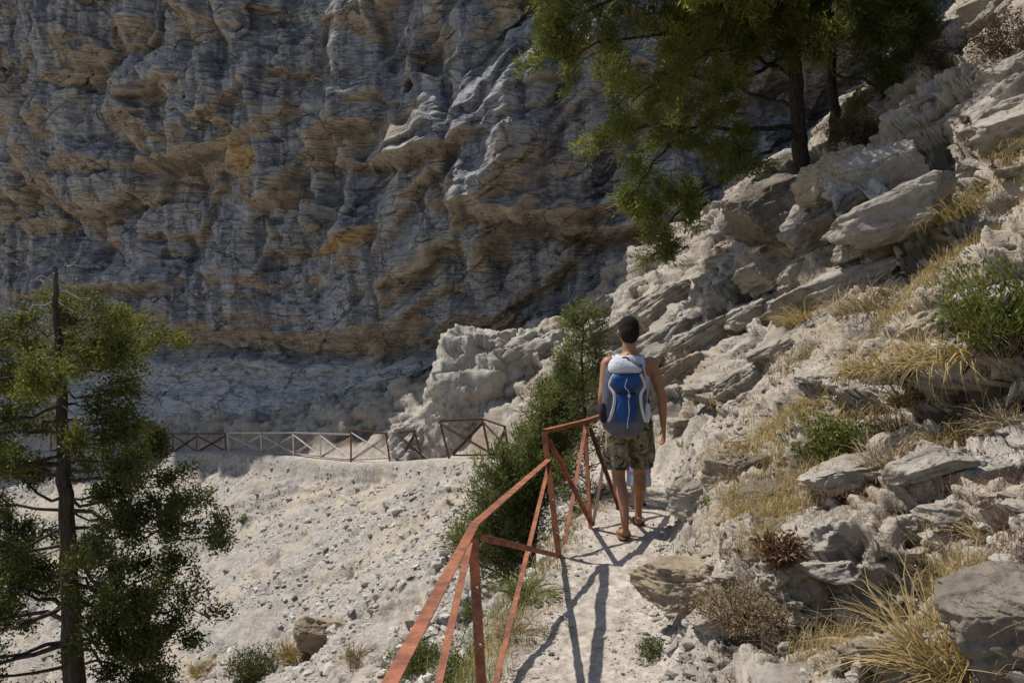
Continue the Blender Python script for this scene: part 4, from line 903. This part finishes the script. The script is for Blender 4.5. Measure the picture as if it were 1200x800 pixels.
# ---- leafy shrubs
def shrub(px, py, R_, H_, n, mat, label, seed, leaf=(.03, .014), tufts=14, wmat=None, name='shrub', stretch=1.5, spread=.9, tint=.5, up=.9, wide=1., radial=.12):
    rg = np.random.default_rng(seed); hp = hit(px, py); base = np.array(hp[0]); w_ = Wood(); l_ = Leaves()
    for k in range(n):
        a = rg.random()*6.283; q = math.sqrt(rg.random()); d = np.array([math.cos(a)*q*R_*wide, math.sin(a)*q*R_, H_*up*(1.05-.55*q*q)*(.6+.5*rg.random())])
        st = wiggle(base+np.array([0, 0, -.03])+d*np.array([.15, .15, 0]), base+d, 6, .25, rg, .0); w_.tube(st, .0035+.004*H_, .0012, 4)
        for t in range(tufts):
            u = .25+.75*t/tufts; f = u*5; i = min(int(f), 4); c = st[i]+(st[i+1]-st[i])*(f-i)+rg.normal(size=3)*radial*R_; sd = (st[i+1]-st[i]); l_.tuft(c, sd/np.linalg.norm(sd)+rg.normal(size=3)*.3, 5, .05*R_*2, stretch, leaf[0], leaf[1], np.clip(tint+rg.normal()*.15, 0, 1), spread, rg)
    e = empty(name, base, label=label, category='bush'); w_.V = [v-base for v in w_.V]; l_.C = [c-base for c in l_.C]
    link('stems', w_.mesh('stems', wmat or W_twig), e); link('foliage', l_.mesh('foliage', mat), e); return e
shrub(985, 545, .30, .36, 42, L_green, 'leafy bright green shrub on the middle of the right slope', 61, (.030, .016), 14, tint=.6)
shrub(1176, 412, .30, .50, 46, L_broom, 'large green broom bush with long thin twigs at the right edge', 62, (.034, .010), 24, spread=.45, up=1.)
shrub(490, 790, .36, .42, 60, L_green, 'yellow green bushy shrub below the railing at the bottom', 63, (.032, .014), 18, tint=.55)
shrub(545, 800, .24, .30, 40, L_green, 'small green shrub between the shrub and the corner post', 64, (.026, .010), 16, tint=.45)
shrub(870, 725, .26, .17, 90, L_dry, 'pale brown twiggy dry shrub in front of the tan blocks', 65, (.016, .005), 16, tint=.55)
shrub(912, 655, .12, .13, 34, L_rust, 'rusty brown curled weed between the tan blocks', 66, (.035, .012), 8, tint=.5)
shrub(990, 580, .16, .10, 40, L_rust, 'low reddish dry weed under the leafy green shrub', 67, (.018, .006), 10, tint=.5)
shrub(1050, 500, .22, .20, 40, L_dry, 'twiggy grey brown weed right of the leafy green shrub', 68, (.014, .005), 10, tint=.4)
shrub(1000, 165, .45, .40, 60, L_deadb, 'dead brown bush under the slimmer pine', 69, (.05, .016), 14, tint=.25)
shrub(1188, 62, .6, .45, 50, L_deadb, 'brown bush in the top right corner', 70, (.05, .018), 12, tint=.4)
shrub(1105, 80, .5, .4, 50, L_deadb, 'dull brown bush on the shaded ridge', 71, (.05, .018), 12, tint=.3)
shrub(300, 800, .55, .75, 60, L_cyp, 'dark leafy bush at the bottom right of the ragged tree', 72, (.05, .018), 14, tint=.3)
shrub(770, 770, .12, .10, 22, L_green, 'tiny olive twig plant on the path edge at the bottom', 73, (.016, .006), 8, tint=.3)
shrub(815, 470, .10, .12, 20, L_dry, 'small dry weed on the rock behind the hiker\'s arm', 74, (.02, .006), 8)
shrub(285, 612, .30, .22, 20, L_green, 'single green seedling bush alone on the scree', 75, (.04, .018), 8)
shrub(880, 335, .35, .25, 26, L_jun, 'small green plant in a crack of the ledge rock', 76, (.04, .014), 10)
# ---- dry grass and litter too fine to count
def ground_cover(name, mask, count, per, h, width, mat, label, seed, lean=1.1, spread=.05):
    rg = np.random.default_rng(seed); ii = rg.choice(np.flatnonzero(mask.ravel()), count, replace=False); P = GV[ii]; C = np.repeat(P, per, 0); n = len(C)
    sc = np.repeat(.5+rg.random(count)*1.0, per); a = rg.random(n)*6.283; el = lean*rg.random(n); ln = h*sc*(.4+.8*rg.random(n)); wd = np.maximum(width, C[:, 1]*.0008)*(.7+.6*rg.random(n))
    C = C+rg.normal(size=(n, 3))*np.array([spread, spread, .004])*sc[:, None]; out = np.stack([np.cos(a)-.1, np.sin(a), 0*a], -1); sd = np.stack([-np.sin(a), np.cos(a), 0*a], -1); up_ = np.array([0, 0, 1.])
    m = C+out*(np.sin(el)*ln*.5)[:, None]+up_*(np.cos(el)*ln*.5)[:, None]; e2 = el+.7; t = m+out*(np.sin(e2)*ln*.5)[:, None]+up_*(np.cos(e2)*ln*.5)[:, None]
    V = np.stack([C-sd*wd[:, None]/2, C+sd*wd[:, None]/2, m+sd*wd[:, None]*.4, m-sd*wd[:, None]*.4, t+sd*wd[:, None]*.1, t-sd*wd[:, None]*.1], 1).reshape(-1, 3)
    b = (np.arange(n)*6)[:, None]; F = np.concatenate([b+np.array([0, 1, 2, 3]), b+np.array([3, 2, 4, 5])])
    me = mesh_np(name, V, F, mat, False, {'tint': np.repeat(np.clip(np.repeat(rg.random(count), per)*.6+rg.random(n)*.4, 0, 1), 6)}); o = link(name, me); o['kind'] = 'stuff'; o['label'] = label; o['category'] = 'grass'
g_ = fbm(XX*.8, YY*.8, 3, 160); open_ = vis & (rock < .55) & (np.abs(nx_) < .95)
ground_cover('dry_grass_cover', open_ & (s_w > .75) & (YY < 16) & (YY > 2) & (g_ > .16), 1500, 16, .11, .0022, L_straw, 'short dry straw grass between the stones of the slope', 1)
ground_cover('brown_litter', vis & (s_w > .5) & (YY < 13) & (YY > 2) & (g_ < .15) & (g_ > -.35), 2200, 9, .055, .0025, L_rust, 'brown leaf litter and dead stalks on the slope', 2, 1.5, .06)
ground_cover('path_edge_grass', vis & (s_w < -.42) & (s_w > -1.5) & (YY < 9) & (YY > 2.3), 1100, 14, .14, .0025, L_olive, 'low olive grass along the drop below the railing', 3)
ground_cover('path_edge_straw', vis & (s_w < -.34) & (s_w > -1.1) & (YY < 9) & (YY > 2.3), 900, 12, .10, .0022, L_straw, 'short straw at the outer edge of the path', 4)
# ------------------------------------------------------------------ people
def skin_material(name, c, c2):
    n = NT(name); p = n.n('ShaderNodeTexCoord').outputs['Object']; f = n.noise(p, 18, 3, .6); k = n.mix(n.ramp(f, [(.35, 0), (.65, 1)]), c, c2)
    b = n.bsdf(k, .5, n.bump(n.noise(p, 160, 2, .5), .1, .002), .35); b.inputs['Subsurface Weight'].default_value = .06; b.inputs['Subsurface Radius'].default_value = (.02, .008, .004); return n.m
def cloth(name, a, b, sc=14, rough=.85):
    n = NT(name); p = n.n('ShaderNodeTexCoord').outputs['Object']; f = n.noise(p, sc, 4, .6); k = n.mix(n.ramp(f, [(.35, 0), (.65, 1)]), a, b)
    n.bsdf(k, rough, n.bump(n.math('ADD', n.noise(p, 9, 4, .6), n.math('MULTIPLY', n.noise(p, 260, 2, .5), .15)), .7, .02), .2); return n.m
def camo():
    n = NT('camouflage_cotton'); p = n.n('ShaderNodeTexCoord').outputs['Object']; a = n.noise(p, 11, 3, .55, .8); b = n.noise(n.mapping(p, (1, 1, 1.3), (.4, .9, 0)), 15, 3, .55, .8)
    c = n.ramp(a, [(0, (.10, .10, .06)), (.44, (.10, .10, .06)), (.46, (.21, .185, .125)), (.58, (.21, .185, .125)), (.60, (.31, .27, .20))]); c = n.mix(n.ramp(b, [(.56, 0), (.58, 1)]), c, (.045, .04, .03))
    n.bsdf(c, .9, n.bump(n.noise(p, 8, 4, .6), .8, .03), .15); return n.m
SK = skin_material('tanned_skin', (.37, .185, .10), (.30, .145, .078)); SK2 = skin_material('child_skin', (.45, .26, .16), (.40, .22, .13))
HR = cloth('short_dark_hair', (.010, .008, .007), (.020, .015, .012), 60, .95); HR2 = cloth('brown_hair', (.08, .05, .03), (.14, .09, .05), 60, .6)
WH = cloth('white_cotton', (.60, .61, .64), (.50, .51, .56)); CAMO = camo(); SOLE = cloth('brown_leather', (.10, .06, .04), (.16, .10, .07)); LAV = cloth('lavender_cotton', (.42, .30, .52), (.36, .25, .46)); LBL = cloth('pale_blue_cotton', (.40, .48, .58), (.33, .41, .52))
P_BLUE = cloth('blue_nylon', (.014, .075, .25), (.009, .045, .16), 8, .5); P_GREY = cloth('slate_grey_nylon', (.11, .12, .16), (.075, .08, .11), 8, .6); P_WHITE = cloth('white_nylon', (.60, .62, .66), (.48, .50, .55), 8, .6); P_DARK = cloth('black_webbing', (.018, .018, .024), (.03, .03, .04), 20, .8); P_RED = cloth('orange_tag', (.5, .12, .04), (.4, .1, .03))

def ring_loft(rings, sides=20, p=2.):
    """rings: (centre, rx, ry[, tangent-frame])  stacked sections -> closed mesh"""
    C = [np.array(r[0], float) for r in rings]; n = len(C); T = np.gradient(np.array(C), axis=0); T /= np.linalg.norm(T, axis=1)[:, None]+1e-9; V = []; a = np.linspace(0, 2*np.pi, sides, endpoint=False)
    ca = np.sign(np.cos(a))*np.abs(np.cos(a))**(2/p); sa = np.sign(np.sin(a))*np.abs(np.sin(a))**(2/p)
    for k in range(n):
        t = T[k]; ref = np.array([1., 0, 0]) if abs(t[0]) < .8 else np.array([0, 0, 1.]); v = np.cross(t, ref); v /= np.linalg.norm(v); u = np.cross(v, t)
        V += list(C[k]+ca[:, None]*u*rings[k][1]+sa[:, None]*v*rings[k][2])
    F = [(k*sides+i, k*sides+(i+1) % sides, (k+1)*sides+(i+1) % sides, (k+1)*sides+i) for k in range(n-1) for i in range(sides)]
    b = len(V); V.append(C[0]); V.append(C[-1]); F += [((i+1) % sides, i, b) for i in range(sides)]; F += [((n-1)*sides+i, (n-1)*sides+(i+1) % sides, b+1) for i in range(sides)]
    return V, F
def refine(rings, n=4):
    P = [np.r_[np.array(r[0], float), r[1], r[2]] for r in rings]; out = []
    for i in range(len(P)-1):
        p0 = P[max(i-1, 0)]; p1 = P[i]; p2 = P[i+1]; p3 = P[min(i+2, len(P)-1)]
        for k in range(n):
            t = k/n; q = .5*((2*p1)+(-p0+p2)*t+(2*p0-5*p1+4*p2-p3)*t*t+(-p0+3*p1-3*p2+p3)*t**3); out.append(q)
    out.append(P[-1]); return [((q[0], q[1], q[2]), max(q[3], .002), max(q[4], .002)) for q in out]
def fuse(name, pieces, voxel, mat, parent, smooth=4, fac=.5):
    V, F = [], []
    for v, f in pieces:
        b = len(V); V += [tuple(x) for x in v]; F += [tuple(i+b for i in q) for q in f]
    me = bpy.data.meshes.new(name); me.from_pydata(V, [], F); bm = bmesh.new(); bm.from_mesh(me); bmesh.ops.recalc_face_normals(bm, faces=bm.faces); bm.to_mesh(me); bm.free()
    o = bpy.data.objects.new(name, me); COL.objects.link(o); m = o.modifiers.new('r', 'REMESH'); m.mode = 'VOXEL'; m.voxel_size = voxel
    m2 = o.modifiers.new('s', 'SMOOTH'); m2.iterations = smooth; m2.factor = fac
    dg = bpy.context.evaluated_depsgraph_get(); nm = bpy.data.meshes.new_from_object(o.evaluated_get(dg)); bpy.data.objects.remove(o); nm.name = name; nm.materials.clear(); nm.materials.append(mat)
    nm.polygons.foreach_set('use_smooth', np.ones(len(nm.polygons), dtype=bool)); return link(name, nm, parent)
def ball(c, rx, ry, rz, n=14):
    return ring_loft([((c[0], c[1], c[2]-rz*math.cos(math.pi*k/n)), max(rx*math.sin(math.pi*k/n), .001), max(ry*math.sin(math.pi*k/n), .001)) for k in range(n+1)], 18)
def limb(*r, p=2.): return ring_loft(refine(r), 16, p)
def hand(w, d, side, curl=.5, s=1.):
    """palm from wrist w along d, five curled fingers"""
    w = np.array(w); d = np.array(d, float); d /= np.linalg.norm(d); back = np.array([side*1., .1, 0]); back -= back@d*d; back /= np.linalg.norm(back); ac = np.cross(d, back); ac = ac if ac[1] > 0 else -ac   # towards the thumb
    pcs = [limb((w-d*.03*s, .023*s, .026*s), (w+d*.02*s, .018*s, .032*s), (w+d*.06*s, .015*s, .040*s), (w+d*.092*s, .011*s, .038*s))]
    for k, (o, L) in enumerate(((.030, .072), (.010, .080), (-.011, .074), (-.030, .058))):
        p = w+d*.085*s+ac*o*s; pts = [p-d*.02*s]; a = .15
        for q in range(3):
            pts.append(pts[-1]+(d*math.cos(a)-back*math.sin(a))*(L*s*(.48, .34, .28)[q]+(.02*s if q == 0 else 0))); a += curl
        pcs.append(limb(*[(tuple(x), r_*s, r_*s) for x, r_ in zip(pts, (.0095, .0092, .0082, .0066))]))
    p = w+d*.03*s+ac*.03*s; pts = [p-ac*.01*s, p+(ac*.75+d*.65)*.036*s, p+(ac*.6+d*.85)*.066*s-back*.008*s, p+(ac*.45+d*.9)*.09*s-back*.016*s]
    pcs.append(limb(*[(tuple(x), r_*s, r_*s) for x, r_ in zip(pts, (.013, .0115, .0095, .0075))])); return pcs

def head_pieces(c, s=1.):
    x, y, z = c
    P = [ball((x, y-.012*s, z+.018*s), .074*s, .094*s, .098*s), ball((x, y+.018*s, z-.035*s), .060*s, .070*s, .082*s), ball((x, y+.062*s, z-.092*s), .028*s, .022*s, .020*s),
         limb(((x, y+.082*s, z+.012*s), .008*s, .008*s), ((x, y+.100*s, z-.022*s), .012*s, .012*s), ((x, y+.096*s, z-.034*s), .016*s, .012*s)), limb(((x-.045*s, y+.078*s, z+.022*s), .010*s, .008*s), ((x, y+.087*s, z+.026*s), .009*s, .007*s), ((x+.045*s, y+.078*s, z+.022*s), .010*s, .008*s)),
         limb(((x-.022*s, y+.084*s, z-.062*s), .006*s, .006*s), ((x, y+.090*s, z-.062*s), .008*s, .008*s), ((x+.022*s, y+.084*s, z-.062*s), .006*s, .006*s))]
    for sd in (-1, 1): P.append(limb(((x+sd*.072*s, y+.0*s, z-.040*s), .007*s, .010*s), ((x+sd*.083*s, y-.008*s, z-.012*s), .008*s, .018*s), ((x+sd*.080*s, y-.012*s, z+.014*s), .007*s, .012*s)))
    return P

G0 = .0
hx, hy = .945, 6.42
g1_ = gz(.868, 6.22); g2_ = gz(1.05, 6.62); gb = min(g1_, g2_)
man = empty('person', (hx, hy, gb), label='hiker seen from behind walking up the path in white vest and camouflage shorts', category='person')
# joints, relative to the hip line
LA, RA = (-.066, -.215, g1_-gb+.10), (.105, .20, g2_-gb+.075)
LK, RK = (-.088, -.015, .475), (.104, .115, .488)
LH, RH = (-.088, .0, .90), (.088, .0, .90)
def leg(H_, K, A_, sd):
    H_, K, A_ = map(np.array, (H_, K, A_)); c = K*.35+A_*.65+np.array([0, -.025, .03]); m = (H_+K)/2
    return [limb((tuple(H_+np.array([0, 0, .05])), .092, .100), (tuple(m+np.array([sd*.004, .004, .05])), .084, .090), (tuple(m+np.array([0, 0, -.10])), .066, .070), (tuple(K), .053, .057), (tuple(K*.72+A_*.28+np.array([0, -.022, 0])), .054, .060), (tuple(c+np.array([0, 0, .06])), .046, .050), (tuple(A_+np.array([0, -.004, .07])), .032, .036), (tuple(A_), .031, .037)),
            limb((tuple(A_+np.array([0, -.045, -.035])), .030, .028), (tuple(A_+np.array([0, -.01, -.035])), .033, .034), (tuple(A_+np.array([sd*.008, .07, -.048])), .040, .024), (tuple(A_+np.array([sd*.014, .135, -.060])), .042, .017), (tuple(A_+np.array([sd*.014, .17, -.066])), .030, .010))]
pcs = leg(LH, LK, LA, -1)+leg(RH, RK, RA, 1)
pcs += [limb(((0, 0, .84), .12, .09), ((0, -.01, .90), .168, .118), ((0, -.005, .98), .160, .112), ((0, .005, 1.07), .138, .098), ((0, .01, 1.17), .150, .104), ((0, .0, 1.29), .178, .118), ((0, -.012, 1.38), .182, .108), ((0, -.012, 1.435), .125, .078), ((0, -.006, 1.47), .066, .062)),
        limb(((0, -.01, 1.43), .064, .062), ((0, .0, 1.50), .056, .058), ((0, .012, 1.58), .056, .060)), ball((-.165, -.01, 1.395), .060, .060, .055), ball((.165, -.01, 1.395), .060, .060, .055)]
def arm(S_, E_, W_, sd, s=1.):
    S_, E_, W_ = map(np.array, (S_, E_, W_)); d = W_-E_
    return [limb((tuple(S_), .050*s, .054*s), (tuple(S_*.7+E_*.3), .047*s, .050*s), (tuple(S_*.4+E_*.6), .041*s, .044*s), (tuple(E_), .036*s, .038*s), (tuple(E_*.72+W_*.28), .038*s, .040*s), (tuple(E_*.3+W_*.7), .029*s, .031*s), (tuple(W_), .023*s, .028*s))]+hand(W_+d/np.linalg.norm(d)*.01, d, sd, .42, s)
pcs += arm((.180, -.01, 1.395), (.252, -.065, 1.118), (.282, .03, .875), 1)
pcs += arm((-.180, -.01, 1.395), (-.222, -.06, 1.12), (-.195, .13, .945), -1)
pcs += head_pieces((0.0, .03, 1.650), 1.07)
pcs = [([np.array(v)*np.array([1, 1, .985]) for v in a], b) for a, b in pcs]
fuse('body', pcs, .006, SK, man, 3)
Z = .985
def zs(rings): return [((c[0], c[1], c[2]*Z), a, b) for c, a, b in rings]
def zl(*r, p=2.): return limb(*zs(r), p=p)
fuse('hair', [ball((0, .014, 1.685*Z), .086, .104, .100), ball((0, -.024, 1.640*Z), .078, .082, .088)], .006, HR, man, 3)
fuse('vest', [zl(((0, -.005, .93), .168, .122), ((0, -.003, 1.02), .158, .118), ((0, .01, 1.12), .152, .110), ((0, .005, 1.24), .174, .122), ((0, -.004, 1.33), .172, .124), ((0, -.010, 1.375), .140, .112)),
      zl(((-.095, .09, 1.33), .032, .016), ((-.092, .05, 1.42), .030, .016), ((-.090, -.01, 1.450), .030, .020), ((-.085, -.075, 1.41), .032, .016), ((-.07, -.11, 1.33), .04, .014)), zl(((.095, .09, 1.33), .032, .016), ((.092, .05, 1.42), .030, .016), ((.090, -.01, 1.450), .030, .020), ((.085, -.075, 1.41), .032, .016), ((.07, -.11, 1.33), .04, .014)),
      zl(((0, -.045, 1.33), .135, .082), ((0, -.045, 1.40), .130, .074), ((0, -.035, 1.45), .092, .056))], .008, WH, man, 4)
sh_ = [zl(((0, 0, .80), .150, .125), ((0, -.01, .88), .186, .138), ((0, -.004, .96), .172, .128), ((0, 0, 1.01), .162, .120))]
for (H_, K, sd) in ((LH, LK, -1), (RH, RK, 1)):
    H_ = np.array(H_); K = np.array(K); sh_.append(zl((tuple(H_+np.array([0, 0, .02])), .104, .118), (tuple(H_*.6+K*.4+np.array([sd*.006, 0, 0])), .102, .110), (tuple(H_*.32+K*.68+np.array([sd*.01, 0, 0])), .098, .102), (tuple(H_*.12+K*.88+np.array([sd*.012, -.005, 0])), .100, .100)))
    sh_.append(zl((tuple(H_*.55+K*.45+np.array([sd*.088, .0, .03])), .022, .065), (tuple(H_*.55+K*.45+np.array([sd*.096, .0, -.05])), .026, .072), (tuple(H_*.55+K*.45+np.array([sd*.090, .0, -.13])), .02, .065), p=3.))
fuse('shorts', sh_, .008, CAMO, man, 3)
for A_, sd in ((LA, -1), (RA, 1)):
    A_ = np.array(A_); zz = A_[2]*Z-.078
    V, F = ring_loft([((A_[0]+sd*.010, A_[1]+.055, zz-.006), .046, .135), ((A_[0]+sd*.010, A_[1]+.055, zz+.010), .048, .138)], 22, 2.4); s1_ = fuse('sandal', [(V, F), limb(((A_[0]-.040, A_[1]+.03, zz+.012), .010, .008), ((A_[0]-.030, A_[1]+.075, zz+.05), .012, .006), ((A_[0]+sd*.01, A_[1]+.085, zz+.064), .014, .006), ((A_[0]+.045+sd*.01, A_[1]+.07, zz+.045), .012, .006), ((A_[0]+.050, A_[1]+.03, zz+.012), .010, .008))], .006, SOLE, man, 2)

# the backpack on his back
bp = empty('backpack', (hx-.055, hy-.115, gb+.962), label='blue and white hiking backpack with slate sides worn by the man', category='backpack')
def sec(z, y, rx, ry): return ((-.012, y, z*1.03), rx*1.04, ry)
fuse('bag', [ring_loft(refine([sec(-.10, -.05, .10, .06), sec(-.07, -.06, .150, .085), sec(.03, -.07, .168, .10), sec(.16, -.075, .166, .102), sec(.29, -.07, .155, .098), sec(.37, -.06, .135, .085), sec(.41, -.05, .09, .05)]), 28, 3.2)], .008, P_GREY, bp, 4)
fuse('lid', [ring_loft(refine([sec(.325, -.085, .10, .08), sec(.35, -.09, .128, .098), sec(.375, -.088, .122, .092), (( 0, -.075, .405), .085, .06)]), 24, 2.8)], .006, P_WHITE, bp, 3)
fuse('top_pocket', [ring_loft(refine([sec(.205, -.160, .05, .016), sec(.225, -.168, .088, .034), sec(.27, -.172, .104, .042), sec(.31, -.165, .098, .036), sec(.33, -.150, .06, .015)]), 24, 2.6)], .005, P_BLUE, bp, 3)
fuse('front_pocket', [ring_loft(refine([sec(-.03, -.150, .045, .018), sec(-.005, -.165, .066, .034), sec(.06, -.178, .078, .044), sec(.12, -.178, .070, .040), sec(.165, -.168, .082, .030), sec(.18, -.15, .06, .012)]), 24, 2.6)], .005, P_BLUE, bp, 3)
fuse('base_panel', [ring_loft(refine([sec(-.125, -.045, .08, .05), sec(-.105, -.055, .130, .082), sec(-.06, -.065, .158, .102), sec(-.02, -.07, .160, .104), sec(-.01, -.07, .14, .09)]), 24, 2.8)], .006, P_GREY, bp, 3)
def strap(name, pts, w, t, mat, par, vox=.005): return fuse(name, [ring_loft(refine([(p, w, t) for p in pts], 6), 12, 3.)], vox, mat, par, 1)
for sd in (-1, 1):
    strap('side_band', [(sd*.10, -.168, .335), (sd*.135, -.150, .25), (sd*.100, -.180, .17), (sd*.112, -.172, .06), (sd*.145, -.14, -.035)], .013, .010, P_WHITE, bp)
    strap('compression_strap', [(sd*.165, -.04, .20), (sd*.150, -.12, .19), (sd*.115, -.168, .175)], .006, .006, P_DARK, bp, .003)
    s0 = strap('shoulder_strap', [(sd*.06+.045, -.01, .37), (sd*.085+.045, .03, .425), (sd*.105+.045, .10, .455), (sd*.115+.045, .19, .42), (sd*.12+.045, .235, .33), (sd*.135+.045, .22, .20), (sd*.165+.045, .12, .06)], .026, .010, P_DARK, bp)
    fuse('edge_piping', [ring_loft(refine([((sd*.085+.045+sd*.0, .005, .405), .014, .006), ((sd*.105+.045, .03, .437), .014, .006), ((sd*.125+.045, .10, .470), .012, .006)], 6), 10)], .003, P_WHITE, s0, 1)
    strap('hip_belt', [(sd*.13, -.03, -.03), (sd*.17+.03, .03, -.045), (sd*.17+.045, .13, -.06), (sd*.07+.045, .25, -.07)], .012, .022, P_DARK, bp)
strap('haul_loop', [(-.035, -.02, .40), (-.02, -.02, .455), (.025, -.02, .455), (.045, -.02, .40)], .007, .006, P_BLUE, bp, .003)
strap('seam_band', [(-.105, -.150, .195), (-.05, -.182, .190), (.0, -.190, .187), (.04, -.182, .190), (.085, -.150, .195)], .006, .009, P_DARK, bp, .003)
strap('lid_band', [(-.125, -.150, .338), (-.06, -.192, .336), (.03, -.192, .336), (.10, -.150, .338)], .006, .008, P_DARK, bp, .003)
for sd in (-1, 1): strap('mesh_pocket', [(sd*.160-.012, -.09, -.03), (sd*.172-.012, -.10, .03), (sd*.165-.012, -.09, .10)], .03, .055, P_DARK if sd < 0 else P_WHITE, bp)
strap('drawcord', [(-.01, -.212, .30), (-.025, -.212, .24), (.005, -.205, .20), (.0, -.222, .14), (.005, -.222, .05), (-.005, -.205, -.03), (.0, -.175, -.08)], .004, .004, P_WHITE, bp, .0025)
strap('buckle', [(.004, -.218, .185), (.004, -.225, .160)], .012, .006, P_WHITE, bp, .003); strap('orange_tab', [(.004, -.224, .158), (.004, -.226, .142)], .009, .004, P_RED, bp, .0025)

# the child walking ahead of him
cx_, cy_ = 1.17, 7.35; cg = gz(cx_, cy_)
kid = empty('person', (cx_, cy_, cg), label='child in lavender top and pale blue skirt mostly hidden ahead of the hiker', category='person'); k_ = .58
def K(c): return (c[0]*k_, c[1]*k_, c[2]*k_)
def kl(*r): return limb(*[(K(c), a*k_, b*k_) for c, a, b in r])
kp = []
for sd, fy in ((-1, -.12), (1, .14)):
    kp += [kl(((sd*.085, 0, .90), .088, .09), ((sd*.088, fy*.2, .70), .074, .078), ((sd*.09, fy*.45, .48), .052, .054), ((sd*.09, fy*.7-.015, .33), .052, .056), ((sd*.09, fy, .12), .034, .036), ((sd*.09, fy, .08), .034, .038)), kl(((sd*.09, fy-.045, .05), .032, .03), ((sd*.09, fy+.03, .045), .038, .034), ((sd*.095, fy+.12, .03), .042, .022), ((sd*.095, fy+.16, .025), .028, .014))]
kp += [kl(((0, 0, .84), .12, .09), ((0, 0, .92), .155, .11), ((0, 0, 1.10), .135, .10), ((0, 0, 1.30), .158, .11), ((0, 0, 1.41), .11, .08), ((0, 0, 1.46), .055, .055)), kl(((0, 0, 1.42), .055, .055), ((0, .01, 1.56), .05, .052))]
def karm(sd):
    S_, E_, W_ = (np.array(v)*k_ for v in ((sd*.155, 0, 1.36), (sd*.215, -.02, 1.09), (sd*.225, .07, .87)))
    return arm(S_, E_, W_, sd, k_)
kp += karm(1)+karm(-1)+head_pieces((0, .03*k_, 1.66*k_), k_*1.12)
fuse('body', kp, .006, SK2, kid, 3)
fuse('hair', [ball((0, .006, 1.70*k_), .064, .078, .074), ball((0, -.03, 1.60*k_), .052, .050, .10)], .006, HR2, kid, 3)
fuse('top', [kl(((0, 0, .54), .200, .17), ((0, 0, .78), .175, .14), ((0, 0, .92), .168, .125), ((0, 0, 1.10), .148, .112), ((0, 0, 1.30), .172, .124), ((0, 0, 1.40), .14, .10)), kl(((.14, 0, 1.37), .065, .065), ((.19, -.01, 1.24), .058, .058)), kl(((-.14, 0, 1.37), .065, .065), ((-.19, -.01, 1.24), .058, .058))], .007, LAV, kid, 4)
fuse('skirt', [kl(((0, 0, .90), .162, .12), ((0, 0, .70), .175, .145), ((0, 0, .40), .200, .18), ((0, 0, .33), .20, .18))], .007, LBL, kid, 4)
for sd, fy in ((-1, -.12), (1, .14)):
    V, F = ring_loft([((sd*.092*k_, (fy+.05)*k_, .004), .03, .088), ((sd*.092*k_, (fy+.05)*k_, .022), .031, .09)], 20, 2.4); fuse('sandal', [(V, F)], .006, SOLE, kid, 1)
# ------------------------------------------------------------------ camera and daylight
cam = bpy.data.cameras.new('camera'); cam.lens = 28; cam.sensor_width = 36; cam.clip_end = 2000; cam.clip_start = .05
co = link('camera', cam); co.location = (0, 0, EYE); co.rotation_euler = (math.radians(90), 0, 0); S.camera = co
SUN = Vector((-.55, .25, 1.)).normalized()
sl = bpy.data.lights.new('sun', 'SUN'); sl.energy = 5.0; sl.angle = math.radians(.53); sl.color = (1., .945, .86)
so = link('sun', sl); so.rotation_euler = SUN.to_track_quat('Z', 'Y').to_euler(); so.location = SUN*60
wd = bpy.data.worlds.new('World'); S.world = wd; wd.use_nodes = True
wt = wd.node_tree; bg = wt.nodes['Background']; sk = wt.nodes.new('ShaderNodeTexSky'); sk.sky_type = 'NISHITA'; sk.sun_disc = False
sk.sun_elevation = math.asin(SUN.z); sk.sun_rotation = math.atan2(SUN.x, SUN.y)
wt.links.new(sk.outputs[0], bg.inputs[0]); bg.inputs[1].default_value = .10
S.view_settings.view_transform = 'Standard'; S.view_settings.look = 'None'; S.view_settings.exposure = 0; S.view_settings.gamma = 1
S.cycles.max_bounces = 6; S.cycles.diffuse_bounces = 4
